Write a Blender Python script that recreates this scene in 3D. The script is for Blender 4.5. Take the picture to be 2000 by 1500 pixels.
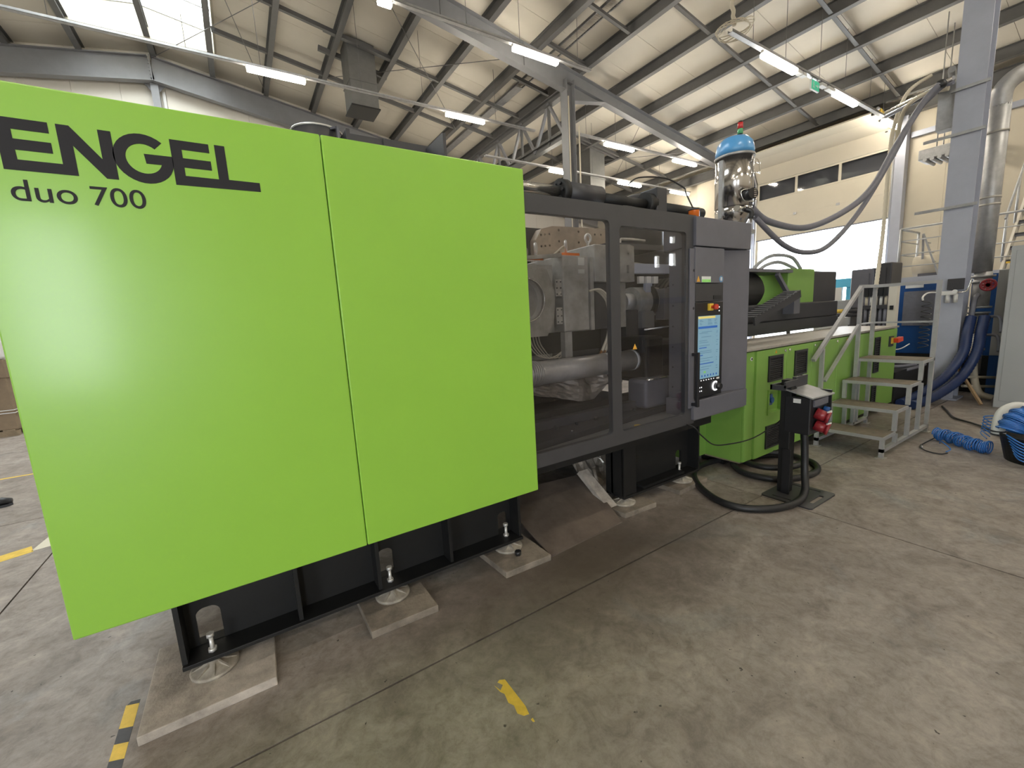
import bpy, bmesh, math, random
from mathutils import Vector, Matrix
random.seed(7)
R_ = math.radians
sc = bpy.context.scene
for o in list(bpy.data.objects):
    bpy.data.objects.remove(o)

# ------------------------------------------------------------------ camera
cam_d = bpy.data.cameras.new('camera')
cam_d.sensor_width = 36.0
cam_d.lens = 819.727 * 36.0 / 2000.0
cam_d.clip_start = 0.05
cam_d.clip_end = 300
cam = bpy.data.objects.new('camera', cam_d)
sc.collection.objects.link(cam)
cam.matrix_world = Matrix(((0.83968802, 0.12933126, -0.52744426, 0.0),
                           (-0.54023837, 0.09989313, -0.835562, 0.0),
                           (-0.05537623, 0.98655704, 0.15374878, 1.6),
                           (0, 0, 0, 1)))
sc.camera = cam

# ------------------------------------------------------------------ sky, daylight, exposure
world = bpy.data.worlds.new('sky')
sc.world = world
world.use_nodes = True
wn = world.node_tree.nodes
wn['Background'].inputs[0].default_value = (0.86, 0.93, 1.0, 1)
wn['Background'].inputs[1].default_value = 11.0
sc.view_settings.view_transform = 'Standard'
sc.view_settings.look = 'None'
sc.view_settings.exposure = 0.74
sc.view_settings.gamma = 1.0
sc.view_settings.use_curve_mapping = False
try:
    sc.cycles.use_denoising = True
    sc.cycles.max_bounces = 10
    sc.cycles.diffuse_bounces = 5
    sc.cycles.glossy_bounces = 4
    sc.cycles.transparent_max_bounces = 12
    sc.cycles.sample_clamp_indirect = 6.0
    sc.cycles.caustics_reflective = False
    sc.cycles.caustics_refractive = False
except Exception:
    pass


def portal(name, loc, rot, sx, sy):
    l = bpy.data.lights.new(name, 'AREA')
    l.shape = 'RECTANGLE'
    l.size, l.size_y = sx, sy
    l.cycles.is_portal = True
    o = bpy.data.objects.new(name, l)
    sc.collection.objects.link(o)
    o.location = loc
    o.rotation_euler = rot
    return o


# daylight comes in through the gate in the right wall, the ridge skylight,
# windows behind the viewer, and a wide opening added there for fill light
portal('daylight_gate', (18.25, 7.3, 2.1), (0, R_(90), 0), 4.2, 3.95)
portal('daylight_skylight', (-1.3, 11.1, 11.45), (0, 0, 0), 3.6, 12.4)
portal('daylight_back_window', (-3.15, -8.75, 2.4), (R_(90), 0, 0), 1.4, 3.6)
portal('daylight_added_back_opening', (-11.5, -8.75, 2.25), (R_(90), 0, 0), 5.0, 4.5)  # no gate known here: unseen opening added for fill from behind left

# ------------------------------------------------------------------ helpers
ORG = {}


def lin(r, g, b):
    def f(c):
        c /= 255.0
        return c / 12.92 if c <= 0.04045 else ((c + 0.055) / 1.055) ** 2.4
    return (f(r), f(g), f(b), 1.0)


MATS = {}


def mat(name, col, rough=0.5, metal=0.0, var=0.0, scale=6.0, bump=0.0, bscale=60.0, coat=0.0, spec=0.5, emit=0.0, ecol=None, aniso=0.0):
    m = bpy.data.materials.new(name)
    m.use_nodes = True
    nt = m.node_tree
    b = nt.nodes['Principled BSDF']
    b.inputs['Base Color'].default_value = col
    b.inputs['Roughness'].default_value = rough
    b.inputs['Metallic'].default_value = metal
    b.inputs['Specular IOR Level'].default_value = spec
    b.inputs['Coat Weight'].default_value = coat
    b.inputs['Coat Roughness'].default_value = 0.15
    if emit:
        b.inputs['Emission Color'].default_value = ecol or col
        b.inputs['Emission Strength'].default_value = emit
    tc = nt.nodes.new('ShaderNodeTexCoord')
    if var:
        n = nt.nodes.new('ShaderNodeTexNoise')
        n.inputs['Scale'].default_value = scale
        n.inputs['Detail'].default_value = 6
        n.inputs['Roughness'].default_value = 0.65
        r = nt.nodes.new('ShaderNodeValToRGB')
        r.color_ramp.elements[0].position = 0.3
        r.color_ramp.elements[1].position = 0.72
        r.color_ramp.elements[0].color = tuple(c * (1 - var) for c in col[:3]) + (1,)
        r.color_ramp.elements[1].color = tuple(min(1, c * (1 + var)) for c in col[:3]) + (1,)
        nt.links.new(tc.outputs['Object'], n.inputs['Vector'])
        nt.links.new(n.outputs['Fac'], r.inputs['Fac'])
        nt.links.new(r.outputs['Color'], b.inputs['Base Color'])
    if bump:
        n2 = nt.nodes.new('ShaderNodeTexNoise')
        n2.inputs['Scale'].default_value = bscale
        n2.inputs['Detail'].default_value = 4
        bp = nt.nodes.new('ShaderNodeBump')
        bp.inputs['Strength'].default_value = bump
        bp.inputs['Distance'].default_value = 0.01
        nt.links.new(tc.outputs['Object'], n2.inputs['Vector'])
        nt.links.new(n2.outputs['Fac'], bp.inputs['Height'])
        nt.links.new(bp.outputs['Normal'], b.inputs['Normal'])
    MATS[name] = m
    return m


def glass_mat(name, tint, ior=1.45, rough=0.02):
    m = bpy.data.materials.new(name)
    m.use_nodes = True
    nt = m.node_tree
    for n in list(nt.nodes):
        nt.nodes.remove(n)
    out = nt.nodes.new('ShaderNodeOutputMaterial')
    tr = nt.nodes.new('ShaderNodeBsdfTransparent')
    tr.inputs['Color'].default_value = tint
    gl = nt.nodes.new('ShaderNodeBsdfGlossy')
    gl.inputs['Roughness'].default_value = rough
    gl.inputs['Color'].default_value = (1, 1, 1, 1)
    lw = nt.nodes.new('ShaderNodeFresnel')
    mx = nt.nodes.new('ShaderNodeMixShader')
    ge = nt.nodes.new('ShaderNodeNewGeometry')
    mi = nt.nodes.new('ShaderNodeMapRange')     # same ratio at both faces of the pane
    mi.inputs['To Min'].default_value = ior
    mi.inputs['To Max'].default_value = 1.0 / ior
    nt.links.new(ge.outputs['Backfacing'], mi.inputs['Value'])
    nt.links.new(mi.outputs['Result'], lw.inputs['IOR'])
    nt.links.new(lw.outputs['Fac'], mx.inputs['Fac'])
    nt.links.new(tr.outputs[0], mx.inputs[1])
    nt.links.new(gl.outputs[0], mx.inputs[2])
    nt.links.new(mx.outputs[0], out.inputs[0])
    MATS[name] = m
    return m


class MB:
    def __init__(s):
        s.v = []
        s.f = []
        s.sm = set()

    def add(s, vs, fs, smooth=False):
        k = len(s.v)
        s.v += [tuple(v) for v in vs]
        for f in fs:
            if smooth:
                s.sm.add(len(s.f))
            s.f.append(tuple(i + k for i in f))
        return s

    def box(s, x0, x1, y0, y1, z0, z1):
        x0, x1 = min(x0, x1), max(x0, x1)
        y0, y1 = min(y0, y1), max(y0, y1)
        z0, z1 = min(z0, z1), max(z0, z1)
        return s.add([(x0, y0, z0), (x1, y0, z0), (x1, y1, z0), (x0, y1, z0), (x0, y0, z1), (x1, y0, z1), (x1, y1, z1), (x0, y1, z1)],
                     [(0, 3, 2, 1), (4, 5, 6, 7), (0, 1, 5, 4), (1, 2, 6, 5), (2, 3, 7, 6), (3, 0, 4, 7)])

    def hexa(s, p):
        return s.add(p, [(0, 3, 2, 1), (4, 5, 6, 7), (0, 1, 5, 4), (1, 2, 6, 5), (2, 3, 7, 6), (3, 0, 4, 7)])

    def bar(s, p0, p1, w, h, up=(0, 0, 1)):
        p0, p1 = Vector(p0), Vector(p1)
        d = (p1 - p0).normalized()
        u = Vector(up)
        if abs(d.dot(u)) > 0.98:
            u = Vector((1, 0, 0))
        a = d.cross(u).normalized() * (w / 2)
        b = a.cross(d).normalized() * (h / 2)
        return s.hexa([p0 - a - b, p0 + a - b, p1 + a - b, p1 - a - b, p0 - a + b, p0 + a + b, p1 + a + b, p1 - a + b])

    def cyl(s, p0, p1, r, n=16, r2=None, caps=True, smooth=True):
        p0, p1 = Vector(p0), Vector(p1)
        d = (p1 - p0).normalized()
        u = Vector((0, 0, 1)) if abs(d.z) < 0.9 else Vector((1, 0, 0))
        a = d.cross(u).normalized()
        b = d.cross(a).normalized()
        r2 = r if r2 is None else r2
        vs = []
        for p, rr in ((p0, r), (p1, r2)):
            for i in range(n):
                t = 2 * math.pi * i / n
                vs.append(p + a * (rr * math.cos(t)) + b * (rr * math.sin(t)))
        s.add(vs, [(i, (i + 1) % n, n + (i + 1) % n, n + i) for i in range(n)], smooth)
        if caps:
            k = len(s.v) - 2 * n
            s.f.append(tuple(range(k + n - 1, k - 1, -1)))
            s.f.append(tuple(range(k + n, k + 2 * n)))
        return s

    def tube(s, pts, r, n=10, closed=False, smooth=True, sub=0):
        pts = [Vector(p) for p in pts]
        if sub:
            pts = spline(pts, sub, closed)
        m = len(pts)
        rs = r if isinstance(r, (list, tuple)) else None
        prev = None
        vs = []
        for i in range(m):
            if closed:
                d = pts[(i + 1) % m] - pts[i - 1]
            else:
                d = pts[min(i + 1, m - 1)] - pts[max(i - 1, 0)]
            d.normalize()
            if prev is None:
                u = Vector((0, 0, 1)) if abs(d.z) < 0.9 else Vector((1, 0, 0))
                a = d.cross(u).normalized()
            else:
                a = (prev - d * prev.dot(d)).normalized()
            prev = a
            b = d.cross(a)
            rr = rs[i] if rs and len(rs) == m else (r if not rs else rs[0])
            for k in range(n):
                t = 2 * math.pi * k / n
                vs.append(pts[i] + a * (rr * math.cos(t)) + b * (rr * math.sin(t)))
        fs = []
        for i in range(m if closed else m - 1):
            j = (i + 1) % m
            for k in range(n):
                fs.append((i * n + k, i * n + (k + 1) % n, j * n + (k + 1) % n, j * n + k))
        s.add(vs, fs, smooth)
        if not closed:
            k0 = len(s.v) - m * n
            s.f.append(tuple(range(k0 + n - 1, k0 - 1, -1)))
            s.f.append(tuple(range(k0 + (m - 1) * n, k0 + m * n)))
        return s

    def lathe(s, prof, c, n=24, smooth=True):
        vs = []
        for r, z in prof:
            for i in range(n):
                t = 2 * math.pi * i / n
                vs.append((c[0] + r * math.cos(t), c[1] + r * math.sin(t), c[2] + z))
        m = len(prof)
        fs = []
        for j in range(m - 1):
            for i in range(n):
                fs.append((j * n + i, j * n + (i + 1) % n, (j + 1) * n + (i + 1) % n, (j + 1) * n + i))
        s.add(vs, fs, smooth)
        k = len(s.v) - m * n
        s.f.append(tuple(range(k + n - 1, k - 1, -1)))
        s.f.append(tuple(range(k + (m - 1) * n, k + m * n)))
        return s

    def prism(s, poly, d0, d1, plane='xz'):
        # poly in the given plane, extruded along the remaining axis
        def P(u, v, w):
            return {'xz': (u, w, v), 'xy': (u, v, w), 'yz': (w, u, v)}[plane]
        n = len(poly)
        vs = [P(u, v, d0) for u, v in poly] + [P(u, v, d1) for u, v in poly]
        fs = [tuple(range(n)), tuple(range(2 * n - 1, n - 1, -1))]
        fs += [(i, n + i, n + (i + 1) % n, (i + 1) % n) for i in range(n)]
        return s.add(vs, fs)

    def holed(s, outer, holes, d0, d1, plane='xz'):
        # a plate with real holes, through a filled 2D curve
        cu = bpy.data.curves.new('t', 'CURVE')
        cu.dimensions = '2D'
        cu.fill_mode = 'BOTH'
        cu.extrude = abs(d1 - d0) / 2
        for pl in [outer] + list(holes):
            sp = cu.splines.new('POLY')
            sp.points.add(len(pl) - 1)
            for i, (u, v) in enumerate(pl):
                sp.points[i].co = (u, v, 0, 1)
            sp.use_cyclic_u = True
        ob = bpy.data.objects.new('t', cu)
        sc.collection.objects.link(ob)
        dg = bpy.context.evaluated_depsgraph_get()
        me = bpy.data.meshes.new_from_object(ob.evaluated_get(dg))
        c = (d0 + d1) / 2

        def P(u, v, w):
            return {'xz': (u, c + w, v), 'xy': (u, v, c + w), 'yz': (c + w, u, v)}[plane]
        s.add([P(*v.co) for v in me.vertices], [tuple(p.vertices) for p in me.polygons])
        bpy.data.objects.remove(ob)
        bpy.data.curves.remove(cu)
        bpy.data.meshes.remove(me)
        return s

    def text(s, body, x, z, y, h, width=None, depth=0.002):
        cu = bpy.data.curves.new('t', 'FONT')
        cu.body = body
        cu.size = 1.0
        cu.extrude = depth / 2
        ob = bpy.data.objects.new('t', cu)
        sc.collection.objects.link(ob)
        dg = bpy.context.evaluated_depsgraph_get()
        me = bpy.data.meshes.new_from_object(ob.evaluated_get(dg))
        xs = [v.co.x for v in me.vertices]
        ys = [v.co.y for v in me.vertices]
        x0, x1, y0, y1 = min(xs), max(xs), min(ys), max(ys)
        ky = h / (y1 - y0)
        kx = ky if width is None else width / (x1 - x0)
        s.add([(x + (v.co.x - x0) * kx, y + v.co.z, z + (v.co.y - y0) * ky) for v in me.vertices], [tuple(p.vertices) for p in me.polygons])
        bpy.data.objects.remove(ob)
        bpy.data.curves.remove(cu)
        bpy.data.meshes.remove(me)
        return s

    def build(s, name, m, parent=None, bevel=0.0, origin=None, segs=2):
        me = bpy.data.meshes.new(name)
        off = ORG[parent.name] if parent is not None else Vector(origin if origin is not None else (0, 0, 0))
        me.from_pydata([Vector(v) - off for v in s.v], [], s.f)
        me.validate()
        bm = bmesh.new()
        bm.from_mesh(me)
        bmesh.ops.recalc_face_normals(bm, faces=bm.faces)
        if bevel:
            es = [e for e in bm.edges if len(e.link_faces) == 2 and e.calc_face_angle(0) > 0.6]
            bmesh.ops.bevel(bm, geom=es, offset=bevel, segments=segs, affect='EDGES', profile=0.5, clamp_overlap=True)
        bm.to_mesh(me)
        bm.free()
        if s.sm and not bevel:
            for i in s.sm:
                if i < len(me.polygons):
                    me.polygons[i].use_smooth = True
        me.materials.append(MATS[m] if isinstance(m, str) else m)
        o = bpy.data.objects.new(name, me)
        sc.collection.objects.link(o)
        if parent is not None:
            o.parent = parent
            ORG[o.name] = off.copy()
        else:
            o.location = off
            ORG[o.name] = off.copy()
        return o


def spline(pts, sub, closed=False):
    out = []
    n = len(pts)
    for i in range(n if closed else n - 1):
        if closed:
            a, b, c, d = pts[i - 1], pts[i], pts[(i + 1) % n], pts[(i + 2) % n]
        else:
            a, b, c, d = pts[max(i - 1, 0)], pts[i], pts[i + 1], pts[min(i + 2, n - 1)]
        for k in range(sub):
            t = k / sub
            out.append(0.5 * ((2 * b) + (c - a) * t + (2 * a - 5 * b + 4 * c - d) * t * t + (3 * b - a - 3 * c + d) * t ** 3))
    if not closed:
        out.append(pts[-1])
    return out


def thing(name, label, cat, loc=(0, 0, 0), group=None):
    o = bpy.data.objects.new(name, None)
    o.empty_display_size = 0.1
    sc.collection.objects.link(o)
    o.location = loc
    ORG[o.name] = Vector(loc)
    return tag(o, label, cat, group)


def tag(o, label, cat, group=None, kind=None):
    o['label'] = label
    o['category'] = cat
    if group:
        o['group'] = group
    if kind:
        o['kind'] = kind
    return o


def struct(o):
    o['kind'] = 'structure'
    return o


def structempty(name, loc=(0, 0, 0)):
    o = bpy.data.objects.new(name, None)
    sc.collection.objects.link(o)
    o.location = loc
    ORG[o.name] = Vector(loc)
    o['kind'] = 'structure'
    return o


def copy_tree(o, parent=None, delta=(0, 0, 0)):
    c = o.copy()
    sc.collection.objects.link(c)
    if parent is not None:
        c.parent = parent
    else:
        c.location = Vector(o.location) + Vector(delta)
        ORG[c.name] = ORG[o.name] + Vector(delta)
    for ch in list(o.children):
        copy_tree(ch, c)
    return c


def circ(cx, cy, r, n=16, a0=0):
    return [(cx + r * math.cos(a0 + 2 * math.pi * i / n), cy + r * math.sin(a0 + 2 * math.pi * i / n)) for i in range(n)]


def rrect(x0, x1, y0, y1, r, n=4):
    out = []
    for cx, cy, a in ((x1 - r, y1 - r, 0), (x0 + r, y1 - r, 90), (x0 + r, y0 + r, 180), (x1 - r, y0 + r, 270)):
        for i in range(n + 1):
            t = R_(a + 90 * i / n)
            out.append((cx + r * math.cos(t), cy + r * math.sin(t)))
    return out


# ------------------------------------------------------------------ materials
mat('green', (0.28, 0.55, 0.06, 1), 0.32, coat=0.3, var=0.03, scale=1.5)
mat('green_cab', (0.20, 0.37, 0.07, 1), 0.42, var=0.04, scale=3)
mat('black_print', (0.026, 0.025, 0.028, 1), 0.6, spec=0.2)
mat('curb_white', (0.42, 0.385, 0.30, 1), 0.6)
mat('sill_grey', (0.20, 0.195, 0.19, 1), 0.45, var=0.08, scale=6)
mat('anthracite', (0.135, 0.134, 0.155, 1), 0.42, var=0.06, scale=8)
mat('anthracite_dark', (0.045, 0.044, 0.048, 1), 0.45, var=0.08, scale=8)
mat('black_paint', (0.008, 0.008, 0.008, 1), 0.55, var=0.2, scale=12)
mat('black_plastic', (0.018, 0.018, 0.02, 1), 0.35)
mat('rubber', (0.016, 0.016, 0.017, 1), 0.45, var=0.2, scale=20)
mat('steel', (0.66, 0.64, 0.60, 1), 0.3, 0.35, var=0.15, scale=9)
mat('steel_worn', (0.42, 0.40, 0.36, 1), 0.45, 0.35, var=0.3, scale=7, bump=0.1)
mat('chrome', (0.72, 0.70, 0.66, 1), 0.2, 0.9)
mat('stainless', (0.66, 0.64, 0.62, 1), 0.16, 1.0, var=0.05, scale=5)
mat('rust_plate', (0.33, 0.265, 0.20, 1), 0.55, 0.35, var=0.35, scale=5, bump=0.1, bscale=25)
mat('mould_grey', (0.42, 0.40, 0.365, 1), 0.45, 0.25, var=0.3, scale=6, bump=0.05)
mat('galv', (0.42, 0.42, 0.42, 1), 0.45, 0.6, var=0.15, scale=10)
mat('alu_tube', (0.48, 0.48, 0.48, 1), 0.42, 0.5, var=0.1, scale=10)
mat('tread', (0.20, 0.165, 0.125, 1), 0.8, var=0.25, scale=14, bump=0.3, bscale=120)
mat('beam_grey', (0.12, 0.118, 0.115, 1), 0.5, var=0.1, scale=3)
mat('beam_haze', (0.41, 0.43, 0.50, 1), 0.5, var=0.06, scale=3)  # paler, bluer steel with glare haze from the bright gate in its colour
mat('beam_mid', (0.205, 0.205, 0.215, 1), 0.5, var=0.06, scale=3)
mat('gate_frame', (0.055, 0.054, 0.058, 1), 0.38, var=0.06, scale=8)
mat('roof_panel', (0.62, 0.575, 0.49, 1), 0.6, var=0.05, scale=0.8)
mat('wall_beige', (0.58, 0.52, 0.41, 1), 0.65, var=0.05, scale=0.7)
mat('wall_pale', (0.68, 0.64, 0.56, 1), 0.65, var=0.05, scale=0.7)
mat('door_cream', (0.60, 0.55, 0.45, 1), 0.55, var=0.04, scale=1.0)
mat('door_rail', (0.45, 0.45, 0.47, 1), 0.4, 0.5)
mat('slab_concrete', (0.42, 0.375, 0.325, 1), 0.9, var=0.35, scale=9, bump=0.35, bscale=60)
mat('slab_dirty_shaded', (0.235, 0.20, 0.16, 1), 0.9, var=0.45, scale=7, bump=0.4, bscale=50)  # darker copy for the other pads: dirt plus the shade under the machine
mat('pale_blue', (0.42, 0.46, 0.58, 1), 0.4)
mat('cast_iron', (0.40, 0.36, 0.30, 1), 0.7, 0.2, var=0.3, scale=20)
mat('plate_brown', (0.125, 0.098, 0.078, 1), 0.75, 0.1, var=0.3, scale=5, bump=0.15)
mat('foil', (0.42, 0.37, 0.31, 1), 0.5, 0.5, var=0.3, scale=9, bump=0.6, bscale=18)
mat('lamp_glow', (1, 0.93, 0.72, 1), 0.4, emit=52.0, ecol=(1.0, 0.92, 0.78, 1))
mat('lamp_body', (0.62, 0.62, 0.60, 1), 0.5)
mat('wire', (0.16, 0.155, 0.15, 1), 0.5)
mat('white_plastic', (0.68, 0.67, 0.64, 1), 0.45)
mat('cream_tube', (0.60, 0.54, 0.42, 1), 0.55)
mat('screen_bg', (0.22, 0.38, 0.48, 1), 0.3, emit=0.12, ecol=(0.30, 0.58, 0.80, 1))
mat('screen_blue', (0.02, 0.10, 0.36, 1), 0.3, emit=0.25, ecol=(0.03, 0.14, 0.48, 1))
mat('screen_text', (0.10, 0.22, 0.36, 1), 0.3, emit=0.12, ecol=(0.12, 0.28, 0.45, 1))
mat('screen_yellow', (0.62, 0.52, 0.16, 1), 0.3, emit=0.3, ecol=(0.72, 0.58, 0.16, 1))
mat('screen_green', (0.22, 0.52, 0.14, 1), 0.3, emit=0.25, ecol=(0.22, 0.55, 0.12, 1))
mat('led_white', (0.9, 0.9, 0.9, 1), 0.3, emit=1.2, ecol=(1, 1, 1, 1))
mat('white_print', (0.75, 0.75, 0.73, 1), 0.5)
mat('red_plastic', (0.26, 0.018, 0.026, 1), 0.3, coat=0.3)
mat('red_button', (0.62, 0.06, 0.03, 1), 0.35)
mat('yellow_plastic', (0.75, 0.50, 0.05, 1), 0.4)
mat('orange_sign', (0.70, 0.36, 0.04, 1), 0.5)
mat('amber', (0.75, 0.17, 0.02, 1), 0.25, coat=0.5)
mat('beacon_red', (0.6, 0.03, 0.03, 1), 0.25, coat=0.5)
mat('beacon_green', (0.10, 0.40, 0.16, 1), 0.25, coat=0.5)
mat('blue_cap', (0.10, 0.36, 0.72, 1), 0.3, coat=0.3)
mat('blue_paint', (0.012, 0.075, 0.26, 1), 0.4, var=0.1, scale=5)
mat('blue_hose', (0.014, 0.03, 0.10, 1), 0.4, var=0.15, scale=12)
mat('blue_pu', (0.03, 0.16, 0.50, 1), 0.22, coat=0.4)
mat('cyan_paint', (0.12, 0.52, 0.78, 1), 0.4)
mat('hose_grey', (0.17, 0.17, 0.20, 1), 0.5, var=0.1, scale=20)
mat('cab_grey', (0.40, 0.41, 0.415, 1), 0.5, var=0.03, scale=3)
mat('tape_yellow', (0.72, 0.49, 0.07, 1), 0.6, var=0.15, scale=18)
mat('tape_black', (0.06, 0.06, 0.065, 1), 0.6, var=0.25, scale=18)
mat('tape_cream', (0.62, 0.58, 0.46, 1), 0.7)
mat('cardboard', (0.20, 0.145, 0.09, 1), 0.75, var=0.15, scale=5)
mat('pallet_wood', (0.25, 0.19, 0.12, 1), 0.8, var=0.25, scale=8)
mat('film_white', (0.60, 0.60, 0.58, 1), 0.25)
mat('ground_sunlit', (0.75, 0.75, 0.73, 1), 0.9)  # near-white ground: sunlight put into the colour, bounced up to the ceiling
mat('checker', (0.46, 0.43, 0.39, 1), 0.42, 0.5, var=0.12, scale=20, bump=0.5, bscale=140)
mat('copper', (0.42, 0.22, 0.10, 1), 0.35, 0.9)
mat('sign_green', (0.02, 0.34, 0.18, 1), 0.4, emit=0.3, ecol=(0.05, 0.5, 0.3, 1))
mat('wood_handle', (0.40, 0.27, 0.15, 1), 0.6)
mat('skin_black', (0.012, 0.012, 0.013, 1), 0.5)
glass_mat('gate_pane', (0.84, 0.84, 0.86, 1), 1.45, 0.02)
glass_mat('door_pane', (0.62, 0.62, 0.64, 1), 1.5, 0.05)
glass_mat('sky_pane', (0.93, 0.93, 0.90, 1), 1.3, 0.1)


def floor_mat():
    m = bpy.data.materials.new('floor_concrete')
    m.use_nodes = True
    nt = m.node_tree
    N = nt.nodes
    L = nt.links
    b = N['Principled BSDF']
    geo = N.new('ShaderNodeNewGeometry')

    def noise(scale, detail, dist=0.0, rough=0.6):
        n = N.new('ShaderNodeTexNoise')
        n.inputs['Scale'].default_value = scale
        n.inputs['Detail'].default_value = detail
        n.inputs['Roughness'].default_value = rough
        n.inputs['Distortion'].default_value = dist
        L.new(geo.outputs['Position'], n.inputs['Vector'])
        return n

    def ramp(n, stops):
        r = N.new('ShaderNodeValToRGB')
        while len(r.color_ramp.elements) < len(stops):
            r.color_ramp.elements.new(0.5)
        for e, (p, c) in zip(r.color_ramp.elements, stops):
            e.position = p
            e.color = c
        L.new(n.outputs['Fac'], r.inputs['Fac'])
        return r

    def mixc(a, bb, fac=None, f=0.5, mode='MIX'):
        x = N.new('ShaderNodeMix')
        x.data_type = 'RGBA'
        x.blend_type = mode
        x.inputs['Factor'].default_value = f
        L.new(a, x.inputs['A'])
        L.new(bb, x.inputs['B'])
        if fac:
            L.new(fac, x.inputs['Factor'])
        return x.outputs['Result']
    big = ramp(noise(0.7, 5, 0.4), [(0.28, (0.222, 0.188, 0.164, 1)), (0.5, (0.295, 0.258, 0.232, 1)), (0.75, (0.365, 0.325, 0.298, 1))])
    blu = ramp(noise(1.3, 4, 0.6), [(0.56, (0, 0, 0, 1)), (0.74, (1, 1, 1, 1))])
    bc = N.new('ShaderNodeRGB')
    bc.outputs[0].default_value = (0.245, 0.25, 0.255, 1)
    c1 = mixc(big.outputs['Color'], bc.outputs[0], blu.outputs['Color'])
    med = ramp(noise(4.5, 8, 0.8, 0.7), [(0.3, (0.62, 0.60, 0.57, 1)), (0.55, (1.0, 1.0, 0.99, 1)), (0.78, (1.32, 1.30, 1.25, 1))])
    c2 = mixc(c1, med.outputs['Color'], f=1.0, mode='MULTIPLY')
    fine = ramp(noise(17, 9, 0.4, 0.78), [(0.30, (0.66, 0.64, 0.62, 1)), (0.52, (1.0, 1.0, 1.0, 1)), (0.75, (1.25, 1.23, 1.2, 1))])
    c3 = mixc(c2, fine.outputs['Color'], f=1.0, mode='MULTIPLY')
    st = ramp(noise(1.9, 7, 1.5, 0.7), [(0.60, (0, 0, 0, 1)), (0.78, (1, 1, 1, 1))])
    sc_ = N.new('ShaderNodeRGB')
    sc_.outputs[0].default_value = (0.125, 0.10, 0.075, 1)
    stm = N.new('ShaderNodeMath')
    stm.operation = 'MULTIPLY'
    stm.inputs[1].default_value = 0.55
    L.new(st.outputs['Color'], stm.inputs[0])
    c4 = mixc(c3, sc_.outputs[0], stm.outputs[0])
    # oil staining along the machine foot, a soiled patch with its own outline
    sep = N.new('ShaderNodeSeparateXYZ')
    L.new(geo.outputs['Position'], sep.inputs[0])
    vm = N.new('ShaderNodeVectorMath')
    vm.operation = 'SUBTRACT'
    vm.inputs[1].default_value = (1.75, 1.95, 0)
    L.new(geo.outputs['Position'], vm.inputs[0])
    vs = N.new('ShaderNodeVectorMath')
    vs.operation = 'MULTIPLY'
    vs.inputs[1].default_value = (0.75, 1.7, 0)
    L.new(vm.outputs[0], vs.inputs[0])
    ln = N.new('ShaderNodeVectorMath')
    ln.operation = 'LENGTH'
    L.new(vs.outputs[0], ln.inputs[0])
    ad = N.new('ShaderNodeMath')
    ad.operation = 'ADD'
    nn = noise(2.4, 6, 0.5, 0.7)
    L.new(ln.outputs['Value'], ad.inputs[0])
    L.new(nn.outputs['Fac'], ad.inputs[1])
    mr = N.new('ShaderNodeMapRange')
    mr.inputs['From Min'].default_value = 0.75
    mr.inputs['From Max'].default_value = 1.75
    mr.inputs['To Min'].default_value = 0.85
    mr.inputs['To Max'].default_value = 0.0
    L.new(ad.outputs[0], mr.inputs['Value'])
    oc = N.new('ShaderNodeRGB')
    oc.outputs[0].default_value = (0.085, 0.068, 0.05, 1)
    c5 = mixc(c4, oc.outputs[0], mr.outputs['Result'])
    # small dark specks
    sp = ramp(noise(30, 3, 0, 0.5), [(0.715, (0, 0, 0, 1)), (0.74, (1, 1, 1, 1))])
    dk = N.new('ShaderNodeRGB')
    dk.outputs[0].default_value = (0.06, 0.052, 0.045, 1)
    c6 = mixc(c5, dk.outputs[0], sp.outputs['Color'])
    L.new(c6, b.inputs['Base Color'])
    rr = ramp(noise(3.0, 5, 0.5), [(0.3, (0.42, 0.42, 0.42, 1)), (0.7, (0.66, 0.66, 0.66, 1))])
    L.new(rr.outputs['Color'], b.inputs['Roughness'])
    bp = N.new('ShaderNodeBump')
    bp.inputs['Strength'].default_value = 0.12
    bp.inputs['Distance'].default_value = 0.01
    L.new(noise(55, 5, 0, 0.7).outputs['Fac'], bp.inputs['Height'])
    L.new(bp.outputs['Normal'], b.inputs['Normal'])
    MATS['floor_concrete'] = m


floor_mat()

# ================================================================== the hall
RX = -1.3          # ridge
XW, XL = 18.0, -20.6
YG, YB = 18.7, -8.6


def zp(x):         # underside of the purlins
    return 10.2 - 0.168 * (x if x >= RX else 2 * RX - x)


PD = 0.30          # purlin depth

# floor: cast slabs with saw-cut joints
fl = structempty('floor', (0, 0, 0))
xj = [-21.0, -16.33, -11.37, -6.41, -1.45, 3.52, 8.49, 13.46, 18.2]
yj = [-8.8, -5.90, -2.08, 1.737, 5.554, 9.37, 13.19, 18.9]
g = 0.0055
for i in range(len(xj) - 1):
    for j in range(len(yj) - 1):
        MB().box(xj[i] + g, xj[i + 1] - g, yj[j] + g, yj[j + 1] - g, -0.12, 0.0).build('slab', 'floor_concrete', fl)
MB().box(-21.0, 18.2, -8.8, 18.9, -0.2, -0.04).build('joint_bed', 'black_paint', fl)
struct(MB().box(18.22, 60, -20, 40, -0.3, -0.02).build('ground_outside', 'ground_sunlit'))
struct(MB().box(-30, 40, -40, -8.82, -0.3, -0.02).build('ground_yard', 'ground_sunlit'))

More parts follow.
